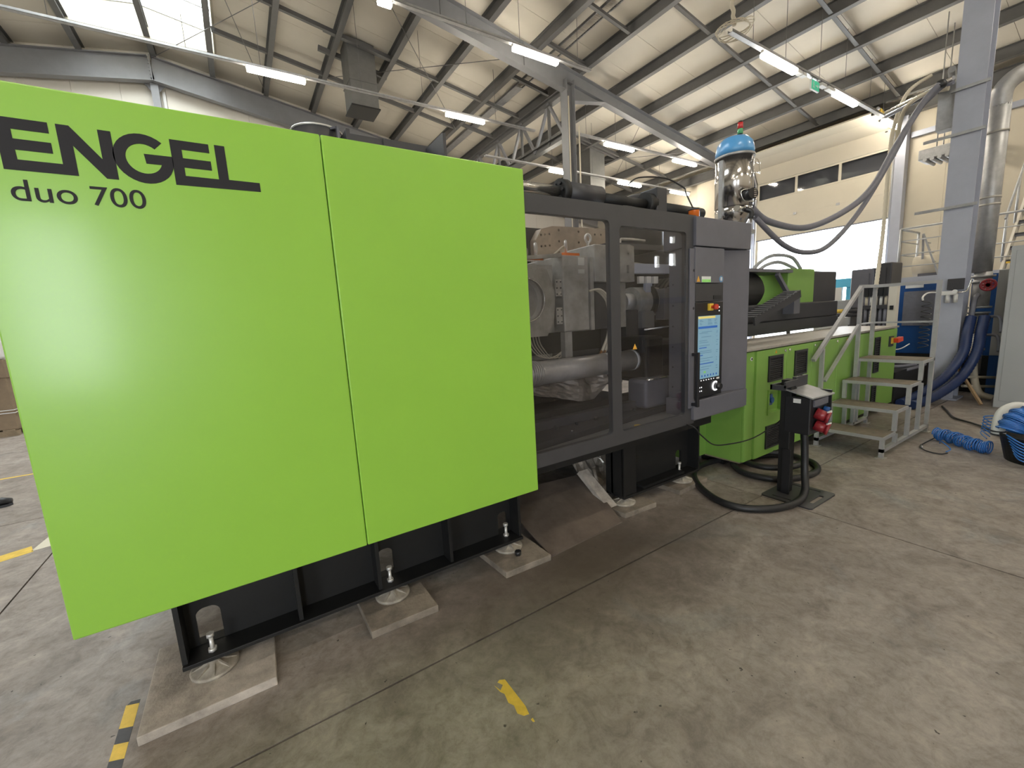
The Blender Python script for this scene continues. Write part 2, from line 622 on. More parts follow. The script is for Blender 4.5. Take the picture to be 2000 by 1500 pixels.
# roof: cladding panels, purlins, struts, rafters
ce = structempty('ceiling', (0, 0, 9))
SKX0, SKX1, SKY0, SKY1 = -3.05, 0.45, 5.0, 17.2
ys = [YB - 0.2 + k * 1.15 for k in range(25)]
for k in range(24):
    y0, y1 = ys[k] + 0.004, ys[k + 1] - 0.004
    mid = (y0 + y1) / 2
    for side in (1, -1):
        xa = RX
        if SKY0 < mid < SKY1:
            xa = SKX1 if side > 0 else SKX0
        xb = XW + 0.3 if side > 0 else XL - 0.3
        za, zb = zp(xa) + PD, zp(xb) + PD
        m = MB().hexa([(xa, y0, za), (xb, y0, zb), (xb, y1, zb), (xa, y1, za), (xa, y0, za + 0.1), (xb, y0, zb + 0.1), (xb, y1, zb + 0.1), (xa, y1, za + 0.1)])
        m.build('roof_panel', 'roof_panel', ce)
# light-tight skin above the seams
for side in (1, -1):
    xb = XW + 0.35 if side > 0 else XL - 0.35
    for (q0, q1, xa) in ((YB - 0.3, SKY0 - 0.1, RX), (SKY1 + 0.25, YG + 0.4, RX), (SKY0 - 0.1, SKY1 + 0.25, SKX1 + 0.02 if side > 0 else SKX0 - 0.02)):
        za, zb = zp(xa) + PD + 0.105, zp(xb) + PD + 0.105
        MB().hexa([(xa, q0, za), (xb, q0, zb), (xb, q1, zb), (xa, q1, za), (xa, q0, za + 0.03), (xb, q0, zb + 0.03), (xb, q1, zb + 0.03), (xa, q1, za + 0.03)]).build('roof_skin', 'roof_panel', ce)


def ibeam(m, p0, p1, h, w, tf=0.014, tw=0.009, up=(0, 0, 1)):
    p0, p1 = Vector(p0), Vector(p1)
    d = (p1 - p0).normalized()
    u = (Vector(up) - d * Vector(up).dot(d)).normalized()
    m.bar(p0 + u * (h / 2 - tf / 2), p1 + u * (h / 2 - tf / 2), w, tf, up)
    m.bar(p0 - u * (h / 2 - tf / 2), p1 - u * (h / 2 - tf / 2), w, tf, up)
    m.bar(p0, p1, tw, h - 2 * tf, up)
    return m


PX = [9.45 + 1.52 * k for k in range(-7, 6)]          # purlins of the right slope
PXL = [2 * RX - x for x in PX[1:8]]
for x in PX + PXL:
    z = zp(x) + PD / 2
    ibeam(MB(), (x, YB, z), (x, YG, z), PD, 0.15).build('purlin', 'beam_grey', ce)


def strut(xa, xb, y, m='beam_grey'):
    a = 0.0
    za, zb = zp(xa) + 0.07, zp(xb) + 0.07
    q = MB()
    q.hexa([(xa, y - 0.045, za - 0.06), (xb, y - 0.045, zb - 0.06), (xb, y + 0.045, zb - 0.06), (xa, y + 0.045, za - 0.06),
            (xa, y - 0.045, za - 0.05), (xb, y - 0.045, zb - 0.05), (xb, y + 0.045, zb - 0.05), (xa, y + 0.045, za - 0.05)])
    q.hexa([(xa, y + 0.035, za - 0.06), (xb, y + 0.035, zb - 0.06), (xb, y + 0.045, zb - 0.06), (xa, y + 0.045, za - 0.06),
            (xa, y + 0.035, za + 0.1), (xb, y + 0.035, zb + 0.1), (xb, y + 0.045, zb + 0.1), (xa, y + 0.045, za + 0.1)])
    return q.build('roof_strut', m, ce)


for k in range(7, 12):
    for y in ((7.02, 4.97, 12.9, 14.9) if k != 7 else (7.02, 4.97)):
        strut(PX[k] + 0.08, PX[k + 1] - 0.08, y)
for y in (8.27, 9.88, 11.65, 13.36, 15.2):
    strut(PX[6] + 0.08, PX[7] - 0.08, y)
for k in range(1, 6):
    for y in (13.4, 15.6):
        strut(PX[k] + 0.08, PX[k + 1] - 0.08, y)

# rafters of the portal frames
for yf in (10.3, 1.85, -6.6):
    q = MB()
    tops = [(RX, 0.62), (9.0, 0.62), (9.0, 0.42), (XW, 0.36)]
    ibeam(q, (RX, yf, zp(RX) - 0.31), (9.0, yf, zp(9.0) - 0.31), 0.62, 0.22, 0.02, 0.012)
    ibeam(q, (9.0, yf, zp(9.0) - 0.19), (XW, yf, zp(XW) - 0.19), 0.38, 0.22, 0.02, 0.012)
    # haunch right of the column
    q.prism([(9.15, zp(9.15) - 0.36), (10.4, zp(10.4) - 0.36), (9.15, zp(9.15) - 0.80)], yf - 0.006, yf + 0.006)
    q.hexa([(9.15, yf - 0.11, zp(9.15) - 0.82), (10.45, yf - 0.11, zp(10.45) - 0.38), (10.45, yf + 0.11, zp(10.45) - 0.38), (9.15, yf + 0.11, zp(9.15) - 0.82),
            (9.15, yf - 0.11, zp(9.15) - 0.80), (10.45, yf - 0.11, zp(10.45) - 0.36), (10.45, yf + 0.11, zp(10.45) - 0.36), (9.15, yf + 0.11, zp(9.15) - 0.80)])
    ibeam(q, (RX, yf, zp(RX) - 0.31), (XL, yf, zp(XL) - 0.31), 0.62, 0.22, 0.02, 0.012)
    for x in (-0.9, 2.2, 5.0, 7.4):
        q.bar((x, yf - 0.11, zp(x) - 0.02), (x, yf - 0.11, zp(x) - 0.6), 0.05, 0.01)
    q.build('rafter', 'beam_mid', ce)
# gable rafter at the far wall, post under the ridge
q = MB()
for xe in (XW, XL):
    ibeam(q, (RX, YG - 0.35, zp(RX) - 0.36), (xe, YG - 0.35, zp(xe) - 0.36), 0.72, 0.24, 0.02, 0.012)
q.build('rafter', 'beam_mid', ce)
q = MB().bar((RX, YG - 0.49, zp(RX)), (RX, YG - 0.49, zp(RX) - 0.75), 0.06, 0.02)
for k in range(7):
    q.cyl((RX - 0.04, YG - 0.50, zp(RX) - 0.08 - 0.1 * k), (RX - 0.04, YG - 0.53, zp(RX) - 0.08 - 0.1 * k), 0.016, 8)
q.build('splice_plate', 'beam_mid', ce)
# wind bracing rods
for a, b in (((3.4, 10.4), (7.9, 15.5)), ((7.9, 10.4), (3.4, 15.5)), ((0.4, 12.5), (1.9, 18.2)), ((1.9, 12.6), (-1.2, 18.2)), ((12.5, 10.5), (15.6, 15.0)), ((15.6, 10.5), (12.5, 15.0))):
    MB().cyl((a[0], a[1], zp(a[0]) - 0.05), (b[0], b[1], zp(b[0]) - 0.05), 0.010, 6).build('bracing_rod', 'wire', ce)

# ridge skylight: curb, glazing bars, panes
sk = structempty('window_1', (RX, 12, 10.8))
zc0, zc1 = zp(SKX1) + PD - 0.05, zp(SKX1) + PD + 0.55
cb = MB()
cb.box(SKX1, SKX1 + 0.06, SKY0, SKY1, zc0, zc1)
cb.box(SKX0 - 0.06, SKX0, SKY0, SKY1, zc0, zc1)
for yq in (SKY0 - 0.06, SKY1):
    cb.hexa([(SKX0, yq, zc0), (SKX1, yq, zc0), (SKX1, yq + 0.06, zc0), (SKX0, yq + 0.06, zc0), (SKX0, yq, zc1 + 0.3), (SKX1, yq, zc1 + 0.3), (SKX1, yq + 0.06, zc1 + 0.3), (SKX0, yq + 0.06, zc1 + 0.3)])
cb.build('curb', 'curb_white', sk)
zr = zc1 + 0.29
nb = 11
for k in range(nb + 1):
    y = SKY0 + (SKY1 - SKY0) * k / nb
    for xe in (SKX0, SKX1):
        MB().bar((xe, y, zc1), (RX, y, zr), 0.05, 0.06).build('glazing_bar', 'galv', sk)
for k in range(nb):
    y0 = SKY0 + (SKY1 - SKY0) * k / nb + 0.03
    y1 = SKY0 + (SKY1 - SKY0) * (k + 1) / nb - 0.03
    for xe in (SKX0, SKX1):
        MB().hexa([(xe, y0, zc1 + .03), (RX, y0, zr + .03), (RX, y1, zr + .03), (xe, y1, zc1 + .03), (xe, y0, zc1 + .04), (RX, y0, zr + .04), (RX, y1, zr + .04), (xe, y1, zc1 + .04)]).build('pane', 'sky_pane', sk)
MB().box(RX - 0.05, RX + 0.05, SKY0, SKY1, zr + 0.0, zr + 0.06).build('ridge_bar', 'galv', sk)

# walls -----------------------------------------------------------------
# far gable wall of upright cladding panels
wf = structempty('wall_far', (0, YG, 0))
x = XL
while x < XW - 0.01:
    x1 = min(x + 1.15, XW)
    for (xa, xb) in (((x, x1),) if not (x < RX < x1) else ((x, RX), (RX, x1))):
        MB().prism([(xa + .003, 0), (xb - .003, 0), (xb - .003, zp(xb) + PD + 0.08), (xa + .003, zp(xa) + PD + 0.08)], YG, YG + 0.1).build('wall_panel', 'wall_pale', wf)
    x = x1
MB().box(XL - 0.3, XW + 0.3, YG + 0.1, YG + 0.14, 0, 10.9).build('wall_skin', 'wall_pale', wf)
MB().box(RX - 0.1, RX + 0.1, YG - 0.3, YG - 0.05, 0, zp(RX) - 0.74).build('gable_post', 'beam_mid', wf)
MB().box(RX + 0.16, RX + 0.24, YG - 0.06, YG - 0.0, 0, zp(RX) - 0.85).build('cable_duct', 'white_plastic', wf)
MB().prism([(RX - 0.28, zp(RX) - 0.74), (RX + 0.28, zp(RX) - 0.74), (RX + 0.1, zp(RX) - 0.95), (RX - 0.1, zp(RX) - 0.95)], YG - 0.2, YG - 0.19).build('gusset', 'beam_mid', wf)
# left wall and wall behind the viewer (its windows light the hall; the wide opening is added for fill)
struct(MB().box(XL - 0.15, XL, YB, YG, 0, zp(XL) + PD + 0.1).build('wall_left', 'wall_pale'))
wb = MB()
H_ = 10.9
wb.holed([(XL - 0.2, 0.001), (XW + 0.2, 0.001), (XW + 0.2, H_), (XL - 0.2, H_)], [[(-14, 0.02), (-9, 0.02), (-9, 4.5), (-14, 4.5)], [(-3.85, 0.6), (-2.45, 0.6), (-2.45, 4.2), (-3.85, 4.2)],
         [(15.9, 3.5), (16.2, 3.5), (16.2, 4.0), (15.9, 4.0)], [(16.9, 3.6), (17.35, 3.6), (17.35, 4.15), (16.9, 4.15)], [(16.95, 4.6), (17.3, 4.6), (17.3, 4.9), (16.95, 4.9)]], YB - 0.15, YB)
struct(wb.build('wall_back', 'wall_pale'))
# right wall with the gate opening
DY0, DY1, DZ = 5.30, 9.35, 6.6
wr = structempty('wall_right', (XW, 5, 0))
ze = zp(XW) + PD + 0.1
y = YB
cuts = [YB]
while y < YG - 0.01:
    y = min(y + 1.15, YG)
    cuts.append(y)
cuts = sorted(set([c for c in cuts if not (DY0 - .3 < c < DY0 + .3 or DY1 - .3 < c < DY1 + .3)] + [DY0, DY1]))
for a, b in zip(cuts[:-1], cuts[1:]):
    if a >= DY0 - .01 and b <= DY1 + .01:
        MB().box(XW, XW + 0.12, a + .002, b - .002, DZ, ze).build('wall_panel', 'wall_beige', wr)
    else:
        MB().box(XW, XW + 0.12, a + .002, b - .002, 0, ze).build('wall_panel', 'wall_beige', wr)
MB().box(XW + 0.12, XW + 0.15, YB, DY0, 0, ze).build('wall_skin', 'wall_beige', wr)
MB().box(XW + 0.12, XW + 0.15, DY1, YG, 0, ze).build('wall_skin', 'wall_beige', wr)
MB().box(XW + 0.12, XW + 0.15, DY0, DY1, DZ, ze).build('wall_skin', 'wall_beige', wr)
ibeam(MB(), (XW - 0.25, YB, zp(XW) - 0.0), (XW - 0.25, YG, zp(XW) - 0.0), 0.36, 0.22).build('eaves_beam', 'beam_grey', wr)
for yy in (5.02, 9.62):
    MB().box(XW - 0.32, XW - 0.02, yy - 0.12, yy + 0.12, 0, zp(XW) - 0.2).build('wall_post', 'beam_haze', wr)
MB().box(XW - 0.12, XW - 0.02, YB, 4.85, 6.35, 6.5).build('wall_rail', 'beam_haze', wr)

# sectional gate, half raised: sections, window strip, tracks
dr = structempty('door_1', (XW, 7.3, 0))
xd0, xd1 = XW - 0.10, XW - 0.05
for z0, z1 in ((4.13, 4.88), (4.885, 5.58)):
    MB().box(xd0, xd1, DY0 - 0.03, DY1 + 0.03, z0, z1).build('door_section', 'door_cream', dr)
MB().box(xd0 - 0.01, xd1, DY0 - 0.03, DY1 + 0.03, 4.09, 4.13).build('door_seal', 'hose_grey', dr)
fr = MB()
zs0, zs1 = 5.585, 6.24
w3 = (DY1 - DY0) / 3
fr.holed([(DY0 - .03, zs0), (DY1 + .03, zs0), (DY1 + .03, zs1), (DY0 - .03, zs1)], [rrect(DY0 + k * w3 + 0.04, DY0 + (k + 1) * w3 - 0.04, zs0 + 0.055, zs1 - 0.055, 0.01, 1) for k in range(3)], xd0, xd1, 'yz')
fr.build('window_section', 'door_cream', dr)
for k in range(3):
    MB().box(XW - 0.08, XW - 0.07, DY0 + k * w3 + 0.04, DY0 + (k + 1) * w3 - 0.04, zs0 + 0.055, zs1 - 0.055).build('pane', 'door_pane', dr)
MB().box(XW + 0.02, XW + 0.06, DY0 - 0.02, DY1 + 0.02, zs0 - 0.3, ze).build('lintel_panel', 'cab_grey', dr)
# upper sections bend into the track under the roof
sec = [(XW - 0.10, 6.25), (XW - 0.38, 6.72), (XW - 0.95, 6.93), (XW - 1.55, 6.98)]
for (xa, za), (xb, zb) in zip(sec[:-1], sec[1:]):
    MB().hexa([(xa, DY0 - .03, za), (xb + .006, DY0 - .03, zb), (xb + .006, DY1 + .03, zb), (xa, DY1 + .03, za), (xa + 0.02, DY0 - .03, za + .045), (xb + .026, DY0 - .03, zb + .045), (xb + .026, DY1 + .03, zb + .045), (xa + .02, DY1 + .03, za + .045)]).build('door_section', 'door_cream', dr)
    MB().box(xb + .02, xb + 0.10, DY0 + 0.06, DY0 + 0.12, zb - 0.06, zb + 0.0).build('hinge', 'black_plastic', dr)
for yy in (DY0 - 0.08, DY1 + 0.08):
    MB().tube([(XW - 0.13, yy, 0.0), (XW - 0.13, yy, 5.6), (XW - 0.14, yy, 6.25), (XW - 0.40, yy, 6.76), (XW - 0.95, yy, 6.98), (XW - 1.7, yy, 7.02)], 0.035, 6).build('track', 'door_rail', dr)
MB().bar((XW - 0.42, DY0 - 0.10, 6.72), (XW - 1.6, DY0 - 0.10, 6.97), 0.06, 0.10).build('edge_strip', 'tape_yellow', dr)
for yy in (DY0 - 0.22, DY1 + 0.22):
    MB().box(XW - 0.04, XW - 0.0, yy - 0.13, yy + 0.13, 0, 6.3).build('jamb', 'wall_pale', dr)
for yy in (DY0 + 1.35, DY0 + 2.7):
    MB().box(xd0 - 0.03, xd0, yy - 0.05, yy + 0.05, 4.84, 4.92).build('hinge', 'door_rail', dr)

# steel columns ---------------------------------------------------------
def column(x, y, h, label, bmat='beam_haze'):
    t = thing('steel_column', label, 'column', (x, y, 0))
    MB().box(x - 0.15, x - 0.131, y - 0.15, y + 0.15, 0, h).build('flange', bmat, t)
    MB().box(x + 0.131, x + 0.15, y - 0.15, y + 0.15, 0, h).build('flange', bmat, t)
    MB().box(x - 0.131, x + 0.131, y - 0.006, y + 0.006, 0, h).build('web', bmat, t)
    MB().box(x - 0.2, x + 0.2, y - 0.2, y + 0.2, 0, 0.025).build('base_plate', bmat, t)
    return t


c1 = column(9.15, 1.85, zp(9.0) - 0.02, 'tall grey steel column beside the folding steps, strapped with a bracket pipe')
for z, ex in ((4.45, 0.0), (3.85, 0.25), (2.85, 0.28)):
    MB().box(8.97, 8.995, 1.66, 2.04 + ex, z - 0.02, z + 0.02).build('clamp_rail', 'galv', c1)
c2 = column(9.0, 10.3, zp(9.0) - 0.3, 'distant grey steel column rising behind the green machine to the rafter', 'beam_mid')
for yy, zt in ((10.16, 7.9), (10.02, 7.1)):
    xx = 9.16 if zt < 7.5 else 8.9
    MB().cyl((xx, yy, 0), (xx, yy, zt), 0.022, 8).build('conduit', 'cream_tube', c2)

# lattice girder along the column line
lg = thing('lattice_girder', 'grey lattice girder of tubes running back from the distant column', 'girder', (9.0, 13, 7.5))
yA, yB_ = 10.46, 18.05
zt_, zb_ = 8.15, 6.95
ibeam(MB(), (9.0, yA, zt_), (9.0, yB_, zt_), 0.2, 0.2).build('top_chord', 'beam_grey', lg)
ibeam(MB(), (9.0, yA, zb_), (9.0, yB_, zb_), 0.2, 0.2).build('bottom_chord', 'beam_grey', lg)
n = 5
for k in range(n):
    ya = yA + (yB_ - yA) * k / n
    yb = yA + (yB_ - yA) * (k + 1) / n
    ym = (ya + yb) / 2
    MB().bar((9.0, ya, zb_), (9.0, ym, zt_), 0.08, 0.08).build('diagonal', 'beam_mid', lg)
    MB().bar((9.0, ym, zt_), (9.0, yb, zb_), 0.08, 0.08).build('diagonal', 'beam_mid', lg)
    MB().bar((9.0, ym, zt_), (9.0, ym, zb_), 0.07, 0.07).build('upright', 'beam_grey', lg)
# crossing brace to the right of it

# ================================================================== injection moulding machine, clamping side
PYF = 2.03
mc = thing('injection_moulding_machine', 'huge injection moulding machine with bright green covers and dark glazed safety gate', 'machine', (1.2, 3.0, 0))
cp1 = MB().box(-0.652, 0.3895, PYF, PYF + 0.06, 0.538, 2.416).build('cover_panel', 'green', mc, bevel=0.006)
cp2 = MB().box(0.3925, 1.433, PYF, PYF + 0.06, 0.538, 2.416).build('cover_panel', 'green', mc, bevel=0.006)
MB().box(-0.64, 1.42, PYF + 0.03, PYF + 0.9, 0.56, 2.40).build('clamp_housing', 'anthracite_dark', mc)
MB().box(-0.64, 1.42, PYF + 0.9, 4.1, 1.05, 2.36).build('clamp_housing', 'anthracite_dark', mc)
# big lettering on the cover
E_ = 0.033
EN = [(-0.557, 2.308), (-0.438, 2.308), (-0.438, 2.275), (-0.5235, 2.275), (-0.5235, 2.2465), (-0.438, 2.2465), (-0.438, 2.2138), (-0.5235, 2.2138), (-0.5225, 2.1845), (-0.4195, 2.1845), (-0.4195, 2.308), (-0.388, 2.308), (-0.3188, 2.2142), (-0.3188, 2.308), (-0.2858, 2.308), (-0.2858, 2.152), (-0.3165, 2.152), (-0.3865, 2.2464), (-0.3865, 2.152), (-0.557, 2.152)]
EL = [(-0.1275, 2.31), (-0.011, 2.31), (-0.011, 2.279), (-0.095, 2.279), (-0.095, 2.250), (-0.011, 2.250), (-0.011, 2.2175), (-0.095, 2.2175), (-0.095, 2.1885), (0.007, 2.1885), (0.007, 2.3115), (0.0394, 2.3115), (0.0394, 2.1905), (0.142, 2.1905), (0.142, 2.157), (-0.1275, 2.154)]
yl0, yl1 = PYF - 0.0015, PYF + 0.002
lg_ = MB()
lg_.holed(EN, [], yl0, yl1)
lg_.holed(EL, [], yl0, yl1)
cx, cz, ro, ri = -0.2075, 2.2315, 0.0825, 0.0495
out, inn = [], []
for k in range(31):
    t = R_(47 + (372 - 47) * k / 30)
    out.append((cx + ro * math.cos(t), cz + ro * math.sin(t)))
    t2 = R_(47 + (343 - 47) * k / 30)
    inn.append((cx + ri * math.cos(t2), cz + ri * math.sin(t2)))
Gp = out + [(-0.127, 2.2495), (-0.206, 2.2485), (-0.203, 2.2165)] + inn[::-1]
lg_.holed(Gp, [], yl0, yl1)
lg_.build('logo_lettering', 'black_print', cp1)
MB().text('duo', -0.553, 2.0585, PYF - 0.0005, 0.066, 0.152, 0.003).build('model_lettering', 'black_print', cp1)
MB().text('700', -0.366, 2.060, PYF - 0.0005, 0.063, 0.143, 0.003).build('model_lettering', 'black_print', cp1)


# base frames on legs
def arch(x0, x1, z0, z1, n=6):
    r = (x1 - x0) / 2 * 0.8
    pts = [(x0, z0), (x1, z0)]
    for i in range(n + 1):
        t = R_(90 * i / n)
        pts.append((x1 - r + r * math.cos(t), z1 - r + r * math.sin(t)))
    for i in range(n + 1):
        t = R_(90 + 90 * i / n)
        pts.append((x0 + r + r * math.cos(t), z1 - r + r * math.sin(t)))
    return pts


bf = MB()
bf.holed([(-0.42, 0.115), (1.455, 0.115), (1.455, 0.56), (-0.42, 0.56)], [arch(-0.36, -0.26, 0.117, 0.30), arch(0.505, 0.60, 0.117, 0.29), arch(1.335, 1.41, 0.117, 0.27)], 2.40, 2.42)
bfo = bf.build('base_frame', 'black_paint', mc)
MB().box(-0.42, 1.455, 2.27, 2.47, 0.095, 0.115).build('base_flange', 'black_paint', bfo, bevel=0.003)
for x in (-0.41, 0.075, 0.485, 0.93, 1.445):
    MB().box(x - 0.01, x + 0.01, 2.29, 2.40, 0.115, 0.54).build('stiffener', 'black_paint', bfo)
MB().box(-0.42, -0.40, 2.42, 4.0, 0.42, 0.56).build('cross_member', 'black_paint', bfo)
MB().box(1.435, 1.455, 2.42, 4.0, 0.30, 0.56).build('cross_member', 'black_paint', bfo)

bf = MB()
bf.holed([(2.44, 0.115), (3.42, 0.115), (3.46, 0.20), (3.46, 0.60), (2.44, 0.60)], [arch(2.60, 2.69, 0.117, 0.29), arch(3.26, 3.34, 0.117, 0.30)], 2.38, 2.40)
bfo2 = bf.build('base_frame', 'black_paint', mc)
MB().box(2.44, 3.44, 2.26, 2.46, 0.095, 0.115).build('base_flange', 'black_paint', bfo2, bevel=0.003)
MB().box(2.44, 2.46, 2.26, 2.46, 0.115, 0.60).build('stiffener', 'black_paint', bfo2)
MB().box(2.44, 2.60, 2.27, 2.285, 0.115, 0.60).build('leg_plate', 'black_paint', bfo2, bevel=0.004)
MB().box(3.44, 3.46, 2.27, 2.46, 0.115, 0.60).build('stiffener', 'black_paint', bfo2)
MB().box(2.70, 3.25, 2.28, 2.38, 0.115, 0.135).build('foot_rail', 'black_paint', bfo2)
MB().box(1.40, 3.46, 2.16, 2.55, 0.575, 0.655).build('sill_beam', 'black_paint', mc)
MB().box(1.40, 3.46, 3.9, 4.3, 0.35, 0.655).build('sill_beam', 'black_paint', mc)
MB().box(2.44, 3.46, 3.3, 4.1, 0.10, 0.60).build('rear_base', 'black_paint', mc)

# machine bed seen through the gate
MB().box(1.42, 3.9, 2.10, 2.42, 0.66, 0.715).build('bed_sill', 'sill_grey', mc, bevel=0.01)
MB().prism([(1.42, 2.20), (2.9, 2.34), (3.9, 2.40), (3.9, 2.62), (1.42, 2.62)], 0.715, 0.76, 'xy').build('bed_cover', 'anthracite_dark', mc)
MB().box(1.42, 3.9, 2.46, 2.53, 0.76, 0.83).build('guide_rail', 'gate_frame', mc, bevel=0.004)
MB().box(1.42, 3.9, 2.56, 2.66, 0.76, 0.87).build('guide_rail', 'black_paint', mc, bevel=0.004)
for x in (1.9, 2.1, 2.3, 2.75):
    MB().cyl((x, 2.42, 0.76), (x, 2.42, 0.785), 0.015, 6).build('bolt', 'black_plastic', mc)
for x in (1.95, 2.42, 2.85):
    MB().cyl((x, 2.30, 0.76), (x, 2.30, 0.765), 0.008, 10).build('screw', 'chrome', mc)
MB().cyl((2.52, 2.18, 0.715), (2.52, 2.18, 0.722), 0.03, 16).build('brass_disc', 'yellow_plastic', mc)
MB().box(1.42, 3.9, 2.9, 4.2, 0.56, 0.60).build('drip_tray', 'black_paint', mc)
# tie bars
for y, z in ((2.62, 1.17), (2.62, 2.55), (4.0, 1.17), (4.0, 2.40)):
    if z > 2.5:
        continue
    MB().cyl((1.2, y, z), (3.05, y, z), 0.093, 28).build('tie_bar', 'steel', mc)
tn = MB()
for k in range(5):
    tn.cyl((1.80 + 0.02 * k, 2.62, 1.17), (1.813 + 0.02 * k, 2.62, 1.17), 0.105 - 0.002 * k, 28)
tn.build('tie_bar_collar', 'steel', mc)
for x in (2.60, 2.93):
    MB().cyl((x, 2.62, 1.17), (x + 0.03, 2.62, 1.17), 0.0945, 28).build('tie_bar_band', 'white_plastic', mc)
# fixed platen region to the right, moving platen to the left
MB().prism([(2.45, 0.9), (2.60, 0.76), (4.1, 0.76), (4.1, 2.25), (2.45, 2.25)], 3.98, 4.25, 'yz').build('fixed_platen', 'anthracite_dark', mc, bevel=0.01)
MB().box(2.97, 3.20, 2.46, 2.80, 0.98, 1.38).build('tie_bar_bushing', 'black_paint', mc, bevel=0.03)
MB().cyl((3.2, 2.62, 1.17), (3.98, 2.62, 1.17), 0.10, 24).build('tie_bar', 'black_paint', mc)
MB().box(1.45, 1.62, 2.85, 4.1, 0.76, 2.25).build('moving_platen', 'steel_worn', mc, bevel=0.01)
# perforated plate at the back
hs = []
for x in (2.65, 2.70, 2.757):
    for z in (2.41, 2.30, 2.19, 2.08):
        hs.append(circ(x, z + (x - 2.65) * 0.12, 0.011, 10))
for x in (2.88, 3.15):
    for z in (2.47, 2.36, 2.25, 2.14, 2.03):
        hs.append(circ(x, z, 0.012, 10))
for x in (3.30, 3.385, 3.475):
    for z in (2.455, 2.345, 2.235, 2.125):
        hs.append(circ(x, z, 0.012, 10))
MB().holed([(2.585, 1.55), (3.625, 1.55), (3.625, 2.43), (3.585, 2.525), (2.80, 2.505), (2.66, 2.47), (2.585, 2.36)], hs, 3.5, 3.6).build('perforated_plate', 'rust_plate', mc)
MB().box(2.5, 3.7, 3.62, 3.7, 1.2, 2.5).build('platen_back', 'black_paint', mc)
MB().cyl((2.2, 3.7, 2.26), (2.56, 3.7, 2.26), 0.09, 20).build('guide_column', 'steel_worn', mc)
# rear wall of the mould space
rw = MB().box(1.45, 4.3, 4.3, 4.34, 0.6, 2.30)
rw.build('rear_guard', 'anthracite_dark', mc)
MB().box(3.22, 4.6, 4.26, 4.30, 0.6, 2.5).build('rear_guard', 'anthracite', mc)
# injection side of the mould space, seen through the right pane
MB().box(3.033, 3.043, 2.115, 2.26, 0.8, 2.2).build('seal_plate', 'anthracite', mc)
for z in (0.95, 1.12, 1.29, 1.46, 1.63, 1.80, 1.97, 2.12):
    MB().cyl((3.029, 2.245, z), (3.033, 2.245, z), 0.007, 8).build('screw', 'black_plastic', mc)
MB().box(3.34, 3.97, 2.98, 3.06, 1.98, 2.08).build('crossbeam', 'pale_blue', mc, bevel=0.006)
MB().cyl((3.42, 3.05, 1.70), (3.98, 3.05, 1.70), 0.15, 24).build('nozzle_flange', 'steel_worn', mc)
MB().cyl((3.30, 3.05, 1.70), (3.42, 3.05, 1.70), 0.09, 20).build('nozzle', 'steel', mc)
MB().cyl((3.60, 3.05, 1.70), (3.64, 3.05, 1.70), 0.19, 28).build('nozzle_ring', 'black_paint', mc)
MB().box(3.70, 3.96, 2.84, 2.96, 1.50, 1.82).build('splash_guard', 'anthracite', mc, bevel=0.01)
MB().box(3.43, 3.62, 2.90, 3.04, 1.43, 1.60).build('valve_block', 'sill_grey', mc, bevel=0.006)
MB().box(3.24, 3.42, 2.94, 3.3, 1.2, 1.62).build('support_bracket', 'anthracite_dark', mc, bevel=0.01)
MB().box(3.42, 3.95, 2.75, 3.2, 0.87, 1.30).build('support_bracket', 'anthracite_dark', mc, bevel=0.02)
for k in range(3):
    MB().box(3.45 + 0.11 * k, 3.52 + 0.11 * k, 2.95, 2.98, 1.88, 1.95).build('plug', 'white_print', mc)
MB().box(3.52, 3.62, 2.93, 2.96, 1.74, 1.88).build('plug', 'pale_blue', mc)
for y, zt in ((3.3, 2.38), (3.5, 2.36)):
    MB().tube([(3.55, y, 1.9), (3.55, y, zt - 0.06), (3.62, y, zt), (3.95, y, zt)], 0.016, 8, sub=3).build('grab_rail', 'steel_worn', mc)
MB().cyl((3.55, 3.3, 2.15), (3.97, 3.32, 2.12), 0.014, 8).build('grab_rail', 'steel_worn', mc)
MB().box(2.82, 3.19, 2.35, 2.56, 0.77, 1.02).build('rail_shoe', 'anthracite', mc, bevel=0.03, segs=4)
MB().cyl((2.85, 2.36, 1.02), (3.1, 2.36, 1.02), 0.012, 8).build('grab_rod', 'chrome', mc)
MB().bar((2.98, 2.5, 1.44), (3.18, 2.36, 1.46), 0.012, 0.012).build('lever', 'chrome', mc)
hb = MB()
for k in range(5):
    dy = 0.05 * k
    hb.tube([(3.78, 2.92 + dy, 1.80), (3.88, 2.88 + dy, 1.92), (3.98, 2.80 + dy * .6, 1.80), (4.0, 2.76 + dy * .6, 1.55), (3.9, 2.8 + dy, 1.2)], 0.018, 8, sub=6)
hb.build('hose_bundle', 'rubber', mc)

# safety gate: frame, panes, handle
sg = MB()
sg.holed([(1.40, 0.665), (3.05, 0.665), (3.05, 2.302), (1.40, 2.302)], [rrect(1.44, 2.12, 0.755, 2.198, 0.03), rrect(2.212, 2.932, 0.755, 2.172, 0.03)], 2.055, 2.095)
gt = sg.build('safety_gate', 'gate_frame', mc)
for x0, x1, z1 in ((1.445, 2.117, 2.195), (2.215, 2.929, 2.169)):
    MB().box(x0, x1, 2.058, 2.064, 0.758, z1).build('pane', 'gate_pane', gt)
MB().box(2.965, 3.04, 2.045, 2.055, 0.80, 2.055).build('grip_strip', 'anthracite', gt, bevel=0.003)
for z in (1.89, 1.60):
    MB().cyl((3.015, 2.0435, z), (3.015, 2.046, z), 0.011, 10).build('screw', 'black_plastic', gt)
hd = MB()
hd.box(2.995, 3.02, 2.0, 2.045, 1.225, 1.25)
hd.box(2.995, 3.02, 2.0, 2.045, 0.82, 0.845)
hd.box(2.995, 3.02, 1.985, 2.01, 0.815, 1.255)
hd.build('gate_handle', 'black_plastic', gt, bevel=0.004)
